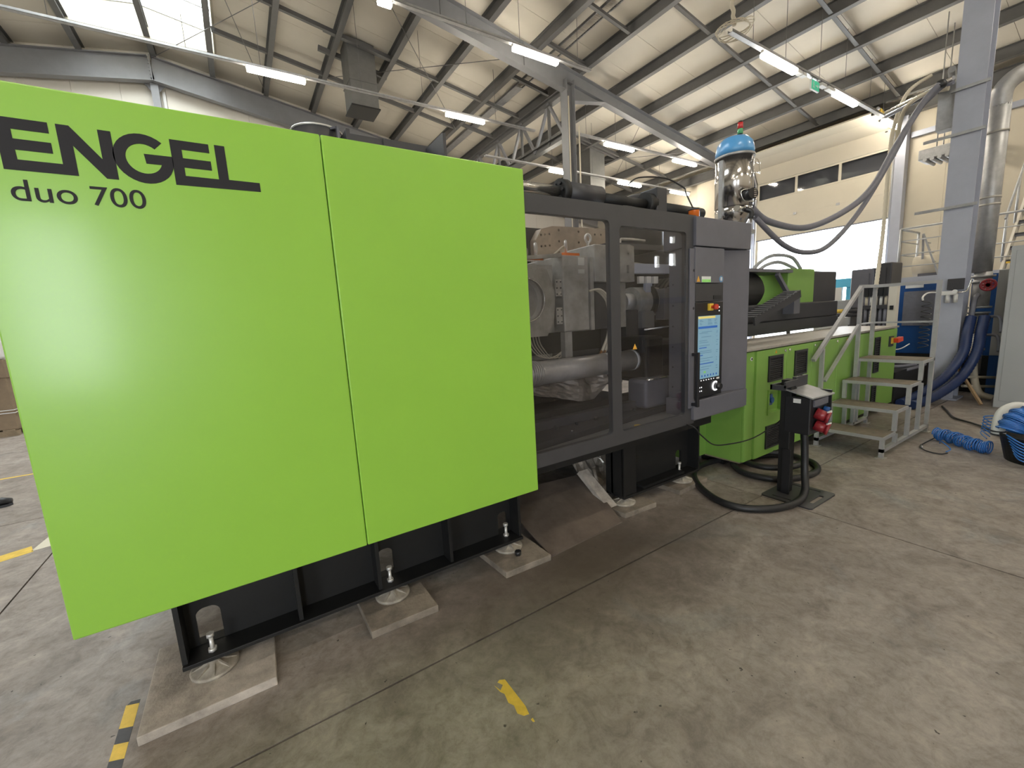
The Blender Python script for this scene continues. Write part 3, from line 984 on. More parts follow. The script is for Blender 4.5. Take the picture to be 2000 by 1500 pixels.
MB().prism([(2.33, 1.335), (2.375, 1.335), (2.3525, 1.375)], 2.0565, 2.0578).build('warning_sticker', 'orange_sign', gt)
MB().box(1.40, 3.05, 2.10, 2.16, 2.23, 2.31).build('gate_track', 'anthracite_dark', mc)

# control tower
TY = 2.03
tw = MB().box(3.055, 3.79, TY + 0.09, TY + 0.27, 0.70, 2.288).build('control_tower', 'anthracite', mc)
MB().box(3.018, 3.795, TY, TY + 0.30, 2.075, 2.29).build('tower_head', 'anthracite', tw, bevel=0.004)
MB().box(3.012, 3.80, TY, TY + 0.27, 0.70, 0.856).build('tower_shelf', 'anthracite', tw, bevel=0.004)
MB().box(3.022, 3.41, TY + 0.008, TY + 0.10, 1.795, 2.068).build('tower_panel', 'anthracite', tw, bevel=0.003)
MB().prism([(3.412, TY + 0.10), (3.795, TY + 0.008), (3.795, TY + 0.12), (3.412, TY + 0.13)], 0.858, 2.07, 'xy').build('angled_panel', 'anthracite', tw)
MB().box(3.03, 3.412, TY + 0.012, TY + 0.11, 1.65, 1.79).build('drawer_front', 'anthracite_dark', tw, bevel=0.003)
MB().box(3.27, 3.38, TY + 0.006, TY + 0.013, 1.665, 1.695).build('drawer_handle', 'black_plastic', tw)
MB().box(3.03, 3.412, TY + 0.010, TY + 0.11, 0.87, 1.645).build('operator_panel', 'black_plastic', tw, bevel=0.004)
ys0 = TY + 0.0085
MB().box(3.068, 3.37, ys0, ys0 + 0.004, 1.025, 1.535).build('screen', 'screen_bg', tw)
st_ = MB()
random.seed(3)
st_.box(3.07, 3.30, ys0 - 0.001, ys0, 1.514, 1.532)
st_.build('screen_header', 'screen_yellow', tw)
sb_ = MB()
sb_.box(3.072, 3.33, ys0 - 0.001, ys0, 1.434, 1.452)
for z, w in ((1.275, 0.10), (1.215, 0.05), (1.145, 0.20)):
    sb_.box(3.085, 3.085 + w, ys0 - 0.001, ys0, z, z + 0.008)
for k in range(7):
    sb_.box(3.08 + 0.04 * k, 3.095 + 0.04 * k, ys0 - 0.001, ys0, 1.04, 1.056)
sb_.build('screen_bars', 'screen_blue', tw)
sx_ = MB()
for z in (1.50, 1.49, 1.475, 1.465):
    for x0 in (3.09, 3.20, 3.29):
        sx_.box(x0, x0 + random.uniform(0.02, 0.06), ys0 - 0.001, ys0, z, z + 0.004)
for z in (1.405, 1.395, 1.365, 1.335, 1.32, 1.295, 1.25, 1.235, 1.19, 1.17, 1.12, 1.10):
    x0 = 3.085 + random.choice((0, 0, 0.03))
    sx_.box(x0, x0 + random.uniform(0.09, 0.2), ys0 - 0.001, ys0, z, z + 0.004)
    sx_.box(3.32, 3.32 + random.uniform(0.01, 0.03), ys0 - 0.001, ys0, z - 0.003, z + 0.001)
sx_.build('screen_lines', 'screen_text', tw)
MB().box(3.15, 3.18, ys0 - 0.001, ys0, 1.07, 1.085).build('screen_icon', 'screen_green', tw)
ld = MB()
for k in range(7):
    ld.box(3.08 + 0.035 * k, 3.088 + 0.035 * k, ys0 - 0.0005, ys0 + 0.003, 1.008, 1.014)
for x, z in ((3.10, 0.955), (3.125, 0.955), (3.10, 0.925), (3.125, 0.925), (3.06, 0.93), (3.355, 1.60), (3.355, 1.57)):
    ld.cyl((x, ys0, z), (x, ys0 + 0.004, z), 0.005, 8)
ld.build('key_lights', 'led_white', tw)
MB().box(3.335, 3.375, ys0, ys0 + 0.003, 1.0, 1.015).build('nameplate', 'white_print', tw)
kr = MB()
kr.tube([(3.315 + 0.036 * math.cos(R_(a)), TY + 0.006, 0.945 + 0.036 * math.sin(R_(a))) for a in range(60, 310, 10)], 0.006, 8)
kr.build('knob_ring', 'led_white', tw)
MB().cyl((3.315, TY + 0.01, 0.945), (3.315, TY - 0.045, 0.945), 0.028, 20, r2=0.024).build('rotary_knob', 'black_plastic', tw)
MB().box(3.19, 3.245, TY - 0.012, TY + 0.010, 1.575, 1.632).build('stop_plate', 'yellow_plastic', tw, bevel=0.004)
es = MB()
es.cyl((3.22, TY - 0.012, 1.603), (3.22, TY - 0.04, 1.603), 0.013, 14).cyl((3.22, TY - 0.035, 1.603), (3.22, TY - 0.058, 1.603), 0.024, 18, r2=0.02)
es.build('stop_button', 'red_button', tw)
MB().prism([(3.04, 1.803), (3.085, 1.803), (3.0625, 1.848)], TY + 0.006, TY + 0.0085).build('warning_sticker', 'orange_sign', tw)
MB().box(3.105, 3.225, TY + 0.006, TY + 0.0085, 1.80, 1.845).build('info_sticker', 'white_print', tw)
MB().box(3.108, 3.222, TY + 0.005, TY + 0.0065, 1.80, 1.822).build('info_sticker', 'screen_green', tw)
MB().text('i', 3.2, 1.805, TY + 0.0052, 0.012).build('info_mark', 'black_print', tw)
MB().cyl((3.37, TY + 0.006, 1.825), (3.37, TY + 0.009, 1.825), 0.026, 16).build('mandatory_sticker', 'screen_text', tw)
MB().box(3.36, 3.38, TY + 0.005, TY + 0.0065, 1.812, 1.84).build('mandatory_sticker', 'white_print', tw)
# beacon on the tower top
bc = MB().cyl((3.235, 2.20, 2.29), (3.235, 2.20, 2.325), 0.036, 18).build('beacon', 'white_print', mc)
MB().lathe([(0.042, 0.0), (0.042, 0.055), (0.044, 0.06)], (3.235, 2.20, 2.325), 18).build('beacon_lens', 'amber', bc)
MB().cyl((3.235, 2.20, 2.385), (3.235, 2.20, 2.40), 0.046, 18).build('beacon_cap', 'anthracite_dark', bc)
MB().tube([(2.80, 2.5, 2.62), (2.9, 2.48, 2.68), (3.15, 2.42, 2.69), (3.32, 2.36, 2.62), (3.27, 2.3, 2.55), (3.235, 2.21, 2.41)], 0.006, 6, sub=8).build('beacon_cable', 'rubber', mc)
# hydraulic rod and cylinder on top
ty, tz = 2.48, 2.485
MB().cyl((1.30, ty, tz), (2.05, ty, tz), 0.035, 16).build('piston_rod', 'chrome', mc)
MB().cyl((1.30, ty + 0.09, tz - 0.02), (2.05, ty + 0.09, tz - 0.02), 0.03, 14).build('piston_rod', 'chrome', mc)
hc = MB().cyl((2.10, ty, tz), (2.45, ty, tz), 0.075, 24).build('hydraulic_cylinder', 'anthracite_dark', mc)
MB().cyl((2.05, ty, tz), (2.11, ty, tz), 0.085, 24).build('cylinder_head', 'black_paint', hc)
for a in range(0, 360, 60):
    MB().cyl((2.035, ty + 0.055 * math.cos(R_(a)), tz + 0.055 * math.sin(R_(a))), (2.05, ty + 0.055 * math.cos(R_(a)), tz + 0.055 * math.sin(R_(a))), 0.012, 8).build('bolt', 'black_plastic', hc)
MB().cyl((2.45, ty, tz - 0.01), (2.98, ty, tz - 0.01), 0.045, 18).build('cylinder_tube', 'black_paint', mc)
fg = MB().cyl((2.96, ty, tz), (3.05, ty, tz), 0.085, 24).build('cylinder_flange', 'black_paint', mc)
MB().box(3.03, 3.16, ty - 0.08, ty + 0.10, tz - 0.12, tz + 0.12).build('flange_block', 'anthracite_dark', fg, bevel=0.008)
MB().cyl((3.16, ty, tz - 0.02), (3.75, ty, tz - 0.02), 0.05, 16).build('cylinder_tube', 'black_paint', mc)
MB().tube([(2.3, 2.22, 2.31), (2.5, 2.24, 2.35), (2.8, 2.24, 2.33), (3.4, 2.3, 2.36), (3.7, 2.5, 2.36)], 0.02, 8, sub=6).build('hydraulic_hose', 'rubber', mc)
MB().cyl((2.24, 2.22, 2.33), (2.34, 2.22, 2.33), 0.022, 6).build('hose_fitting', 'chrome', mc)
MB().cyl((2.34, 2.22, 2.325), (2.5, 2.23, 2.33), 0.014, 8).build('hose_fitting', 'chrome', mc)
MB().lathe([(0.30, 0), (0.30, 0.5), (0.26, 0.62), (0.12, 0.68)], (4.25, 3.65, 2.30), 24).build('oil_accumulator', 'anthracite_dark', mc)
MB().box(3.3, 4.7, 3.2, 4.3, 2.26, 2.32).build('top_plate', 'anthracite_dark', mc)
# drum, bracket and trough above the clamp cover
dm = MB().lathe([(0.135, 0), (0.135, 0.29), (0.13, 0.295)], (0.52, 2.78, 2.42), 28).build('cover_drum', 'anthracite_dark', mc)
MB().tube([(0.52 + 0.135 * math.cos(R_(a)), 2.78 + 0.135 * math.sin(R_(a)), 2.715) for a in range(0, 360, 15)], 0.006, 6, closed=True).build('drum_rim', 'steel', dm)
MB().bar((0.60, 2.62, 2.42), (0.60, 2.62, 2.705), 0.03, 0.012).build('drum_bracket', 'anthracite', dm)
MB().bar((0.60, 2.62, 2.70), (0.545, 2.74, 2.72), 0.03, 0.012).build('drum_bracket', 'anthracite', dm)
tr = MB()
tr.box(0.70, 1.25, 2.9, 2.92, 2.36, 2.80)
tr.box(1.23, 1.25, 2.6, 2.9, 2.36, 2.78)
tr.box(0.94, 1.25, 2.885, 2.9, 2.36, 2.80)
tr.box(0.64, 0.66, 2.6, 2.9, 2.36, 2.70)
tr.build('cable_trough', 'anthracite_dark', mc)

# ================================================================== mould between the platens
md = thing('injection_mould', 'grey steel injection mould block with lifting eyes behind the gate pane', 'mould', (2.5, 3.0, 1.45))
MB().box(2.33, 2.62, 2.80, 3.40, 1.46, 2.10).build('mould_plate', 'mould_grey', md, bevel=0.01)
MB().box(2.68, 2.88, 2.78, 3.40, 1.88, 2.20).build('mould_plate', 'mould_grey', md, bevel=0.008)
MB().holed([(2.99, 1.88), (3.185, 1.88), (3.18, 2.20), (3.12, 2.215), (2.99, 2.21)], [[(3.08, 1.96), (3.11, 1.96), (3.11, 2.03), (3.08, 2.03)], circ(3.10, 2.13, 0.011, 10)], 2.78, 2.86).build('mould_plate', 'mould_grey', md)
MB().box(3.0, 3.17, 2.88, 3.4, 1.46, 2.15).build('mould_plate', 'steel_worn', md)
MB().box(2.66, 2.92, 2.84, 3.40, 1.46, 1.88).build('ejector_box', 'anthracite_dark', md, bevel=0.01)
MB().box(2.64, 2.68, 2.80, 3.40, 1.46, 2.09).build('mould_plate', 'steel_worn', md)
cv_ = MB()
cv_.holed([(1.72, 1.44), (2.16, 1.44), (2.24, 1.58), (2.26, 1.80), (2.18, 1.98), (2.05, 2.03), (1.72, 1.98)], [circ(1.97, 1.74, 0.17, 28) ], 2.82, 2.95)
cv_.build('cavity_plate', 'steel_worn', md)
bw = MB()
prof = [(0.17, 0.0), (0.168, 0.02), (0.15, 0.10), (0.10, 0.17), (0.02, 0.2)]
n = 28
vs, fs = [], []
for r, d in prof:
    for i in range(n):
        t = 2 * math.pi * i / n
        vs.append((1.97 + r * math.cos(t), 2.85 + d, 1.74 + r * math.sin(t)))
for j in range(len(prof) - 1):
    for i in range(n):
        fs.append((j * n + i, j * n + (i + 1) % n, (j + 1) * n + (i + 1) % n, (j + 1) * n + i))
fs.append(tuple((len(prof) - 1) * n + i for i in range(n)))
bw.add(vs, fs, True).build('cavity_bowl', 'steel', md)
MB().tube([(1.97 + 0.172 * math.cos(R_(a)), 2.818, 1.74 + 0.172 * math.sin(R_(a))) for a in range(0, 360, 12)], 0.006, 6, closed=True).build('cavity_rim', 'chrome', md)
for z in (1.83, 1.60):
    pl = MB().box(2.245, 2.31, 2.795, 2.81, z - 0.07, z + 0.07).build('clamp_plate', 'steel_worn', md, bevel=0.003)
    for dx in (-0.02, 0.02):
        for dz in (-0.05, 0, 0.05):
            MB().cyl((2.2775 + dx, 2.79, z + dz), (2.2775 + dx, 2.797, z + dz), 0.006, 8).build('bolt', 'black_plastic', pl)
MB().box(1.75, 2.30, 2.90, 3.40, 1.46, 2.03).build('mould_plate', 'mould_grey', md)
MB().bar((1.75, 2.83, 2.05), (2.33, 2.83, 2.10), 0.05, 0.03).build('lifting_bar', 'steel_worn', md)
for x, z, r in ((2.44, 2.155, 0.045), (2.70, 2.235, 0.035), (2.12, 2.13, 0.035)):
    tilt = 0.8 if x != 2.70 else 0.1
    eb = MB().tube([(x + r * math.cos(R_(a)) * math.cos(tilt), 2.88 + r * math.cos(R_(a)) * math.sin(tilt), z + 0.03 + r * math.sin(R_(a))) for a in range(0, 360, 20)], 0.011, 8, closed=True).build('eye_bolt', 'steel', md)
    MB().cyl((x, 2.88, z - 0.06), (x, 2.88, z), 0.012, 10).build('eye_shank', 'steel', eb)
MB().box(2.36, 2.55, 2.83, 2.9, 2.10, 2.125).build('lock_strap', 'amber', md)
MB().box(2.00, 2.16, 2.83, 2.9, 2.055, 2.08).build('lock_strap', 'amber', md)
MB().box(2.50, 2.57, 2.795, 2.80, 2.02, 2.085).build('type_plate', 'white_plastic', md)
MB().box(2.50, 2.57, 2.795, 2.80, 1.95, 1.985).build('type_plate', 'white_plastic', md)
MB().tube([(2.15, 2.82, 2.06), (2.25, 2.82, 2.10), (2.36, 2.83, 2.17), (2.39, 2.84, 2.17), (2.395, 2.85, 2.12)], 0.006, 6, sub=6).build('sensor_cable', 'cream_tube', md)
for k in range(3):
    MB().tube([(2.62, 2.80 + 0.03 * k, 1.80), (2.72, 2.76 + 0.03 * k, 1.81), (2.82, 2.74 + 0.03 * k, 1.72), (2.85, 2.74 + 0.03 * k, 1.62)], 0.009, 8, sub=6).build('coolant_hose', 'cream_tube', md)
for k in range(2):
    MB().tube([(2.82 + 0.04 * k, 2.76, 1.52), (2.78 + 0.04 * k, 2.74, 1.40), (2.70 + 0.04 * k, 2.74, 1.26)], 0.014, 8, sub=5).build('coolant_hose', 'cream_tube', md)
    MB().cyl((2.70 + 0.04 * k, 2.74, 1.27), (2.67 + 0.04 * k, 2.74, 1.22), 0.014, 8).build('hose_coupling', 'copper', md)
for k in range(5):
    MB().tube([(2.0 + 0.03 * k, 2.9, 1.46), (2.02 + 0.03 * k, 2.88, 1.35), (2.12 + 0.04 * k, 2.86, 1.26 - 0.01 * k), (2.35 + 0.02 * k, 2.86, 1.24 + 0.04 * k)], 0.005, 6, sub=6).build('coolant_hose', 'cream_tube', md)
MB().box(2.33, 2.41, 2.80, 2.86, 1.05, 1.46).build('support_post', 'mould_grey', md)

# crumpled heat-shield mat hanging under the tie bar
random.seed(11)
mt = MB()
nx, nz = 22, 8
for j in range(nz + 1):
    for i in range(nx + 1):
        u, v = i / nx, j / nz
        x = 1.72 + 0.98 * u
        top = 1.075
        depth = 0.04 + 0.20 * min(1, u * 1.25)
        if u > 0.85:
            depth *= 1 - (u - 0.85) * 4
        zz = top - depth * v
        yy = 2.72 + 0.02 * math.sin(u * 17) + random.uniform(-0.012, 0.012) - 0.05 * math.sin(v * 2.6)
        mt.v.append((x, yy, zz + random.uniform(-0.006, 0.006)))
for j in range(nz):
    for i in range(nx):
        a = j * (nx + 1) + i
        mt.f.append((a, a + 1, a + nx + 2, a + nx + 1))
k0 = len(mt.v)
mt.v += [(x, y + 0.012, z) for x, y, z in mt.v]
for j in range(nz):
    for i in range(nx):
        a = k0 + j * (nx + 1) + i
        mt.f.append((a, a + nx + 1, a + nx + 2, a + 1))
tag(mt.build('insulation_mat', 'foil', origin=(2.2, 2.72, 0.85)), 'crumpled silvery insulation mat hanging under the tie bar', 'mat')
tag(MB().box(2.20, 2.245, 2.9, 2.92, 0.60, 0.75).build('packing_strip', 'wood_handle', origin=(2.22, 2.91, 0.6)), 'short pale wooden strip standing in the machine bed', 'wood strip')

# ================================================================== injection unit with its green cabinets
iu = thing('injection_unit', 'green electrical cabinet row with dark injection unit on top behind the control tower', 'machine', (5.8, 3.0, 0))
CY = 2.105
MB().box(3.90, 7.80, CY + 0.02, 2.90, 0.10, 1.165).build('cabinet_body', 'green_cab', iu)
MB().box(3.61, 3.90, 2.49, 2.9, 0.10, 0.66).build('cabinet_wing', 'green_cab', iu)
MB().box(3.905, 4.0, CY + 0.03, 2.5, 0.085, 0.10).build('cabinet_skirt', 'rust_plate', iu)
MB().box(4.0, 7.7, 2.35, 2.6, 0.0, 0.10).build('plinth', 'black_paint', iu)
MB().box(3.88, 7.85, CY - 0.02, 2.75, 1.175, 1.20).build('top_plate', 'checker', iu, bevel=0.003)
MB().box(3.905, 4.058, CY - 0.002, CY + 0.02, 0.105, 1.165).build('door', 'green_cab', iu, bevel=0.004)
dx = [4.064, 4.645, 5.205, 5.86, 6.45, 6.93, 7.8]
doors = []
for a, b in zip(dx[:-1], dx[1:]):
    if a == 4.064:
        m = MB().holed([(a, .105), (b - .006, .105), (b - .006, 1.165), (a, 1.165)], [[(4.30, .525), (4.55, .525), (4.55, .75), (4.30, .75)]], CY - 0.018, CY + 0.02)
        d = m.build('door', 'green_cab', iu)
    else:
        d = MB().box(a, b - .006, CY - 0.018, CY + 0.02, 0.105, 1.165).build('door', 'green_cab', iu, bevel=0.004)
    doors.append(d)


def vent(d, x0, x1, z0, z1, n):
    y = CY - 0.018
    MB().holed([(x0, z0), (x1, z0), (x1, z1), (x0, z1)], [[(x0 + .022, z0 + .02), (x1 - .022, z0 + .02), (x1 - .022, z1 - .02), (x0 + .022, z1 - .02)]], y - 0.014, y).build('vent_frame', 'black_plastic', d)
    MB().box(x0 + .02, x1 - .02, y - 0.002, y + 0.001, z0 + .018, z1 - .018).build('vent_back', 'black_paint', d)
    for k in range(n):
        z = z0 + 0.02 + (z1 - z0 - 0.04) * (k + 0.5) / n
        MB().bar((x0 + .022, y - 0.007, z), (x1 - .022, y - 0.007, z), 0.010, 0.004, (0, 0.7, 0.7)).build('vent_slat', 'black_plastic', d)


vent(doors[0], 4.275, 4.55, 0.845, 1.10, 11)
vent(doors[0], 4.265, 4.555, 0.165, 0.40, 11)
vent(doors[1], 4.80, 5.07, 0.845, 1.11, 11)
vent(doors[5], 6.97, 7.15, 0.62, 1.09, 14)
vent(doors[5], 6.97, 7.12, 0.15, 0.45, 9)
# socket niche in the first door
MB().holed([(4.285, .51), (4.565, .51), (4.565, .765), (4.285, .765)], [[(4.305, .53), (4.545, .53), (4.545, .745), (4.305, .745)]], CY - 0.03, CY - 0.012).build('niche_frame', 'green_cab', doors[0])
MB().box(4.30, 4.55, CY + 0.012, CY + 0.02, .525, .75).build('niche_back', 'green_cab', doors[0])
MB().box(4.335, 4.405, CY - 0.012, CY + 0.015, .60, .71).build('socket_box', 'blue_paint', doors[0], bevel=0.006)
MB().cyl((4.37, CY - 0.03, .655), (4.37, CY - 0.01, .655), 0.03, 16).build('socket_cap', 'blue_paint', doors[0])
MB().prism([(4.31, .527), (4.54, .527), (4.54, .535), (4.31, .56)], CY - 0.012, CY + 0.012).build('niche_sill', 'green_cab', doors[0])
for x, z in ((4.60, 1.13), (4.69, 1.13), (5.26, 1.13), (5.82, 1.13), (6.40, 1.13), (6.88, 1.13)):
    i = min(range(6), key=lambda k: 0 if dx[k] <= x < dx[k + 1] else 9)
    MB().cyl((x, CY - 0.026, z), (x, CY - 0.016, z), 0.014, 12).build('door_lock', 'chrome', doors[i])
for x in (4.42, 6.10):
    i = 0 if x < 5 else 3
    MB().prism([(x - 0.02, 1.118), (x + 0.02, 1.118), (x, 1.15)], CY - 0.0205, CY - 0.0185).build('warning_sticker', 'orange_sign', doors[i])
MB().cyl((4.0, CY - 0.006, 1.10), (4.0, CY + 0.0, 1.10), 0.018, 16).build('round_emblem', 'white_print', iu)
MB().cyl((4.0, CY - 0.008, 1.10), (4.0, CY - 0.004, 1.10), 0.011, 12).build('round_emblem', 'black_print', iu)
sw = MB().box(7.48, 7.60, CY - 0.04, CY - 0.018, 0.93, 1.07).build('switch_base', 'anthracite_dark', iu)
MB().bar((7.54, CY - 0.08, 1.01), (7.66, CY - 0.10, 1.03), 0.05, 0.06).build('switch_handle', 'red_button', sw)
MB().box(7.50, 7.58, CY - 0.05, CY - 0.04, 0.97, 1.05).build('switch_plate', 'yellow_plastic', sw)
# dark barrel guard and carriage
MB().box(4.9, 8.2, 2.95, 3.9, 1.20, 1.36).build('carriage', 'anthracite_dark', iu)
MB().box(5.3, 8.25, 2.98, 3.8, 1.36, 1.60).build('carriage', 'anthracite_dark', iu, bevel=0.02)
MB().cyl((4.3, 3.3, 1.80), (6.05, 3.3, 1.80), 0.26, 28).build('barrel_guard', 'anthracite_dark', iu)
MB().cyl((6.05, 3.3, 1.80), (6.28, 3.3, 1.80), 0.26, 28, r2=0.15).build('barrel_guard', 'anthracite_dark', iu)
MB().box(4.6, 6.65, 2.96, 3.35, 2.02, 2.06).build('guard_shelf', 'anthracite', iu)
MB().bar((6.25, 2.98, 2.0), (6.55, 2.98, 1.75), 0.05, 0.05).build('guard_strut', 'anthracite', iu)
gh = MB().prism([(6.62, 1.585), (7.42, 1.585), (7.42, 2.085), (6.62, 2.085)], 3.0, 3.8).build('drive_housing', 'green_cab', iu, bevel=0.015)
MB().box(7.425, 8.24, 3.02, 3.7, 1.52, 2.06).build('drive_motor_cover', 'anthracite_dark', iu, bevel=0.01)
# cable chain
ch = MB()
p0, p1 = Vector((5.3, 2.86, 1.40)), Vector((6.45, 2.86, 1.72))
ch.bar(p0 + Vector((0, -0.09, 0)), p1 + Vector((0, -0.09, 0)), 0.02, 0.10)
ch.bar(p0 + Vector((0, 0.09, 0)), p1 + Vector((0, 0.09, 0)), 0.02, 0.10)
cho = ch.build('cable_chain', 'anthracite_dark', iu)
for k in range(14):
    p = p0 + (p1 - p0) * ((k + 0.5) / 14) + Vector((0, 0, 0.05))
    MB().bar(p + Vector((0, -0.1, 0)), p + Vector((0, 0.1, 0)), 0.03, 0.012).build('chain_link', 'galv', cho)
MB().box(6.45, 6.62, 2.84, 3.0, 1.45, 1.76).build('chain_bracket', 'anthracite', iu)
for k, x in enumerate((6.15, 6.45, 6.8, 6.98)):
    MB().box(x, x + (0.05, 0.16, 0.08, 0.14)[k], 2.955, 2.975, 1.24, 1.30).build('terminal_label', 'white_print', iu)
for pts in ([(5.95, 3.16, 2.04), (6.05, 3.145, 2.14), (6.3, 3.12, 2.25), (6.6, 3.107, 2.28), (6.9, 3.08, 2.24), (7.1, 3.06, 2.09)], [(6.05, 3.14, 2.05), (6.25, 3.12, 2.14), (6.55, 3.1, 2.18), (6.85, 3.08, 2.12), (6.95, 3.06, 2.08)]):
    MB().tube(pts, 0.024, 8, sub=6).build('unit_hose', 'cab_grey', iu)
MB().cyl((5.62, 3.25, 1.9), (5.62, 3.25, 2.52), 0.10, 20).build('feed_throat', 'stainless', iu)

# hopper dryer
hdz = thing('hopper_dryer', 'polished stainless hopper dryer with blue domed cap above the machine', 'hopper', (5.62, 3.25, 2.52))
HX, HY = 5.62, 3.25
MB().lathe([(0.225, 0.0), (0.225, 0.62)], (HX, HY, 2.86), 40).build('drum', 'stainless', hdz)
MB().lathe([(0.11, 0.0), (0.22, 0.20), (0.22, 0.30)], (HX, HY, 2.57), 40).build('cone', 'stainless', hdz)
MB().box(HX - 0.19, HX + 0.19, HY - 0.19, HY + 0.19, 2.52, 2.57).build('slide_gate', 'galv', hdz)
MB().lathe([(0.236, 0.0), (0.236, 0.03)], (HX, HY, 3.455), 40).build('clamp_ring', 'galv', hdz)
MB().lathe([(0.225, 0.0), (0.226, 0.06), (0.205, 0.155), (0.15, 0.215), (0.07, 0.24), (0.01, 0.243)], (HX, HY, 3.485), 40).build('cap', 'blue_cap', hdz)
sl = MB().cyl((HX + 0.06, HY - 0.03, 3.70), (HX + 0.06, HY - 0.03, 3.76), 0.035, 14, r2=0.028).build('signal_base', 'black_plastic', hdz)
MB().cyl((HX + 0.06, HY - 0.03, 3.76), (HX + 0.06, HY - 0.03, 3.82), 0.033, 16).build('signal_lens', 'beacon_green', sl)
MB().cyl((HX + 0.06, HY - 0.03, 3.822), (HX + 0.06, HY - 0.03, 3.895), 0.033, 16).build('signal_lens', 'beacon_red', sl)
MB().cyl((HX + 0.06, HY - 0.03, 3.895), (HX + 0.06, HY - 0.03, 3.915), 0.034, 16, r2=0.02).build('signal_cap', 'black_plastic', sl)
MB().box(HX - 0.245, HX - 0.215, HY + 0.01, HY + 0.06, 2.72, 3.42).build('air_box', 'galv', hdz)
MB().tube([(HX - 0.01, HY - 0.225, 3.36), (HX - 0.01, HY - 0.232, 3.44)], 0.012, 8).build('latch', 'chrome', hdz)
ml = MB().tube([(HX - 0.15, HY - 0.215, 2.9), (HX - 0.05, HY - 0.26, 2.88), (HX + 0.03, HY - 0.27, 2.9), (HX + 0.02, HY - 0.27, 3.0), (HX - 0.1, HY - 0.26, 3.02), (HX - 0.18, HY - 0.2, 3.0)], 0.008, 6, closed=True, sub=4).build('motor_bracket', 'chrome', hdz)
MB().cyl((HX - 0.09, HY - 0.21, 2.95), (HX - 0.14, HY - 0.33, 2.95), 0.065, 20).build('blower', 'black_plastic', hdz)
gr = MB()
for k in range(-2, 3):
    gr.bar((HX - 0.143 - 0.0, HY - 0.336, 2.95 + 0.022 * k - 0.0), (HX - 0.10, HY - 0.345, 2.95 + 0.022 * k), 0.006, 0.006)
gr.build('blower_grille', 'chrome', hdz)
MB().cyl((HX - 0.18, HY - 0.22, 2.78), (HX - 0.42, HY - 0.28, 2.76), 0.035, 12).build('feed_pipe', 'chrome', hdz)
MB().tube([(HX - 0.16, HY - 0.24, 2.78), (HX - 0.12, HY - 0.3, 2.74), (HX - 0.13, HY - 0.3, 2.66)], 0.03, 10, sub=4).build('feed_elbow', 'black_plastic', hdz)
for z in (3.40, 3.28):
    MB().tube([(HX + 0.20, HY - 0.10, z), (HX + 0.26, HY - 0.14, z + 0.02), (HX + 0.36, HY - 0.14, z + 0.02)], 0.008, 6).build('nozzle_pipe', 'chrome', hdz)
MB().tube([(HX + 0.21, HY - 0.1, 3.42), (HX + 0.25, HY - 0.14, 3.46), (HX + 0.31, HY - 0.15, 3.42), (HX + 0.33, HY - 0.15, 3.32)], 0.008, 6, sub=5).build('sensor_cable', 'cream_tube', hdz)
MB().bar((HX + 0.20, HY - 0.12, 2.80), (HX + 0.10, HY - 0.18, 2.66), 0.02, 0.02).build('stay_rod', 'chrome', hdz)
for pts, lb in (([(5.75, 3.09, 2.847), (6.1, 3.049, 2.693), (6.8, 2.915, 2.625), (7.4, 2.721, 2.813), (7.9, 2.547, 3.152), (8.4, 2.442, 3.779), (8.7, 2.275, 4.321), (8.8, 2.127, 4.547)], 'thick grey conveying hose, upper of the two sagging loops'),
                ([(5.8, 3.06, 2.718), (6.3, 2.939, 2.38), (6.8, 2.868, 2.286), (7.2, 2.748, 2.387), (7.8, 2.618, 2.879), (8.35, 2.474, 3.608), (8.7, 2.325, 4.239), (8.85, 2.12, 4.521)], 'thick grey conveying hose, lower of the two sagging loops')):
    tag(MB().tube(pts, 0.042 if 'upper' in lb else 0.034, 12, sub=10).build('conveying_hose', 'hose_grey', origin=pts[2]), lb, 'hose')
pts = [(9.9, 2.50, 5.1), (9.7, 2.72, 4.9), (9.5, 2.798, 4.431), (9.3, 2.774, 3.921), (8.9, 2.664, 2.67), (8.5, 2.574, 1.895), (8.2, 2.519, 1.22)]
cd = MB()
path = spline([Vector(p) for p in pts], 26)
cd.tube(path, [0.026 + (0.005 if i % 2 else 0) for i in range(len(path))], 8)
tag(cd.build('corrugated_conduit', 'cream_tube', origin=pts[-1]), 'cream corrugated conduit hanging down across the bright gate', 'conduit')
tag(MB().tube([(8.95, 2.06, 4.50), (9.0, 2.35, 4.55), (9.25, 2.62, 4.50), (9.45, 2.74, 4.2), (9.5, 2.78, 3.9)], 0.03, 10, sub=8).build('conduit_bend', 'cream_tube', origin=(9.2, 2.5, 4.2)), 'pale curved conduit bending down beside the conveying hoses', 'conduit')

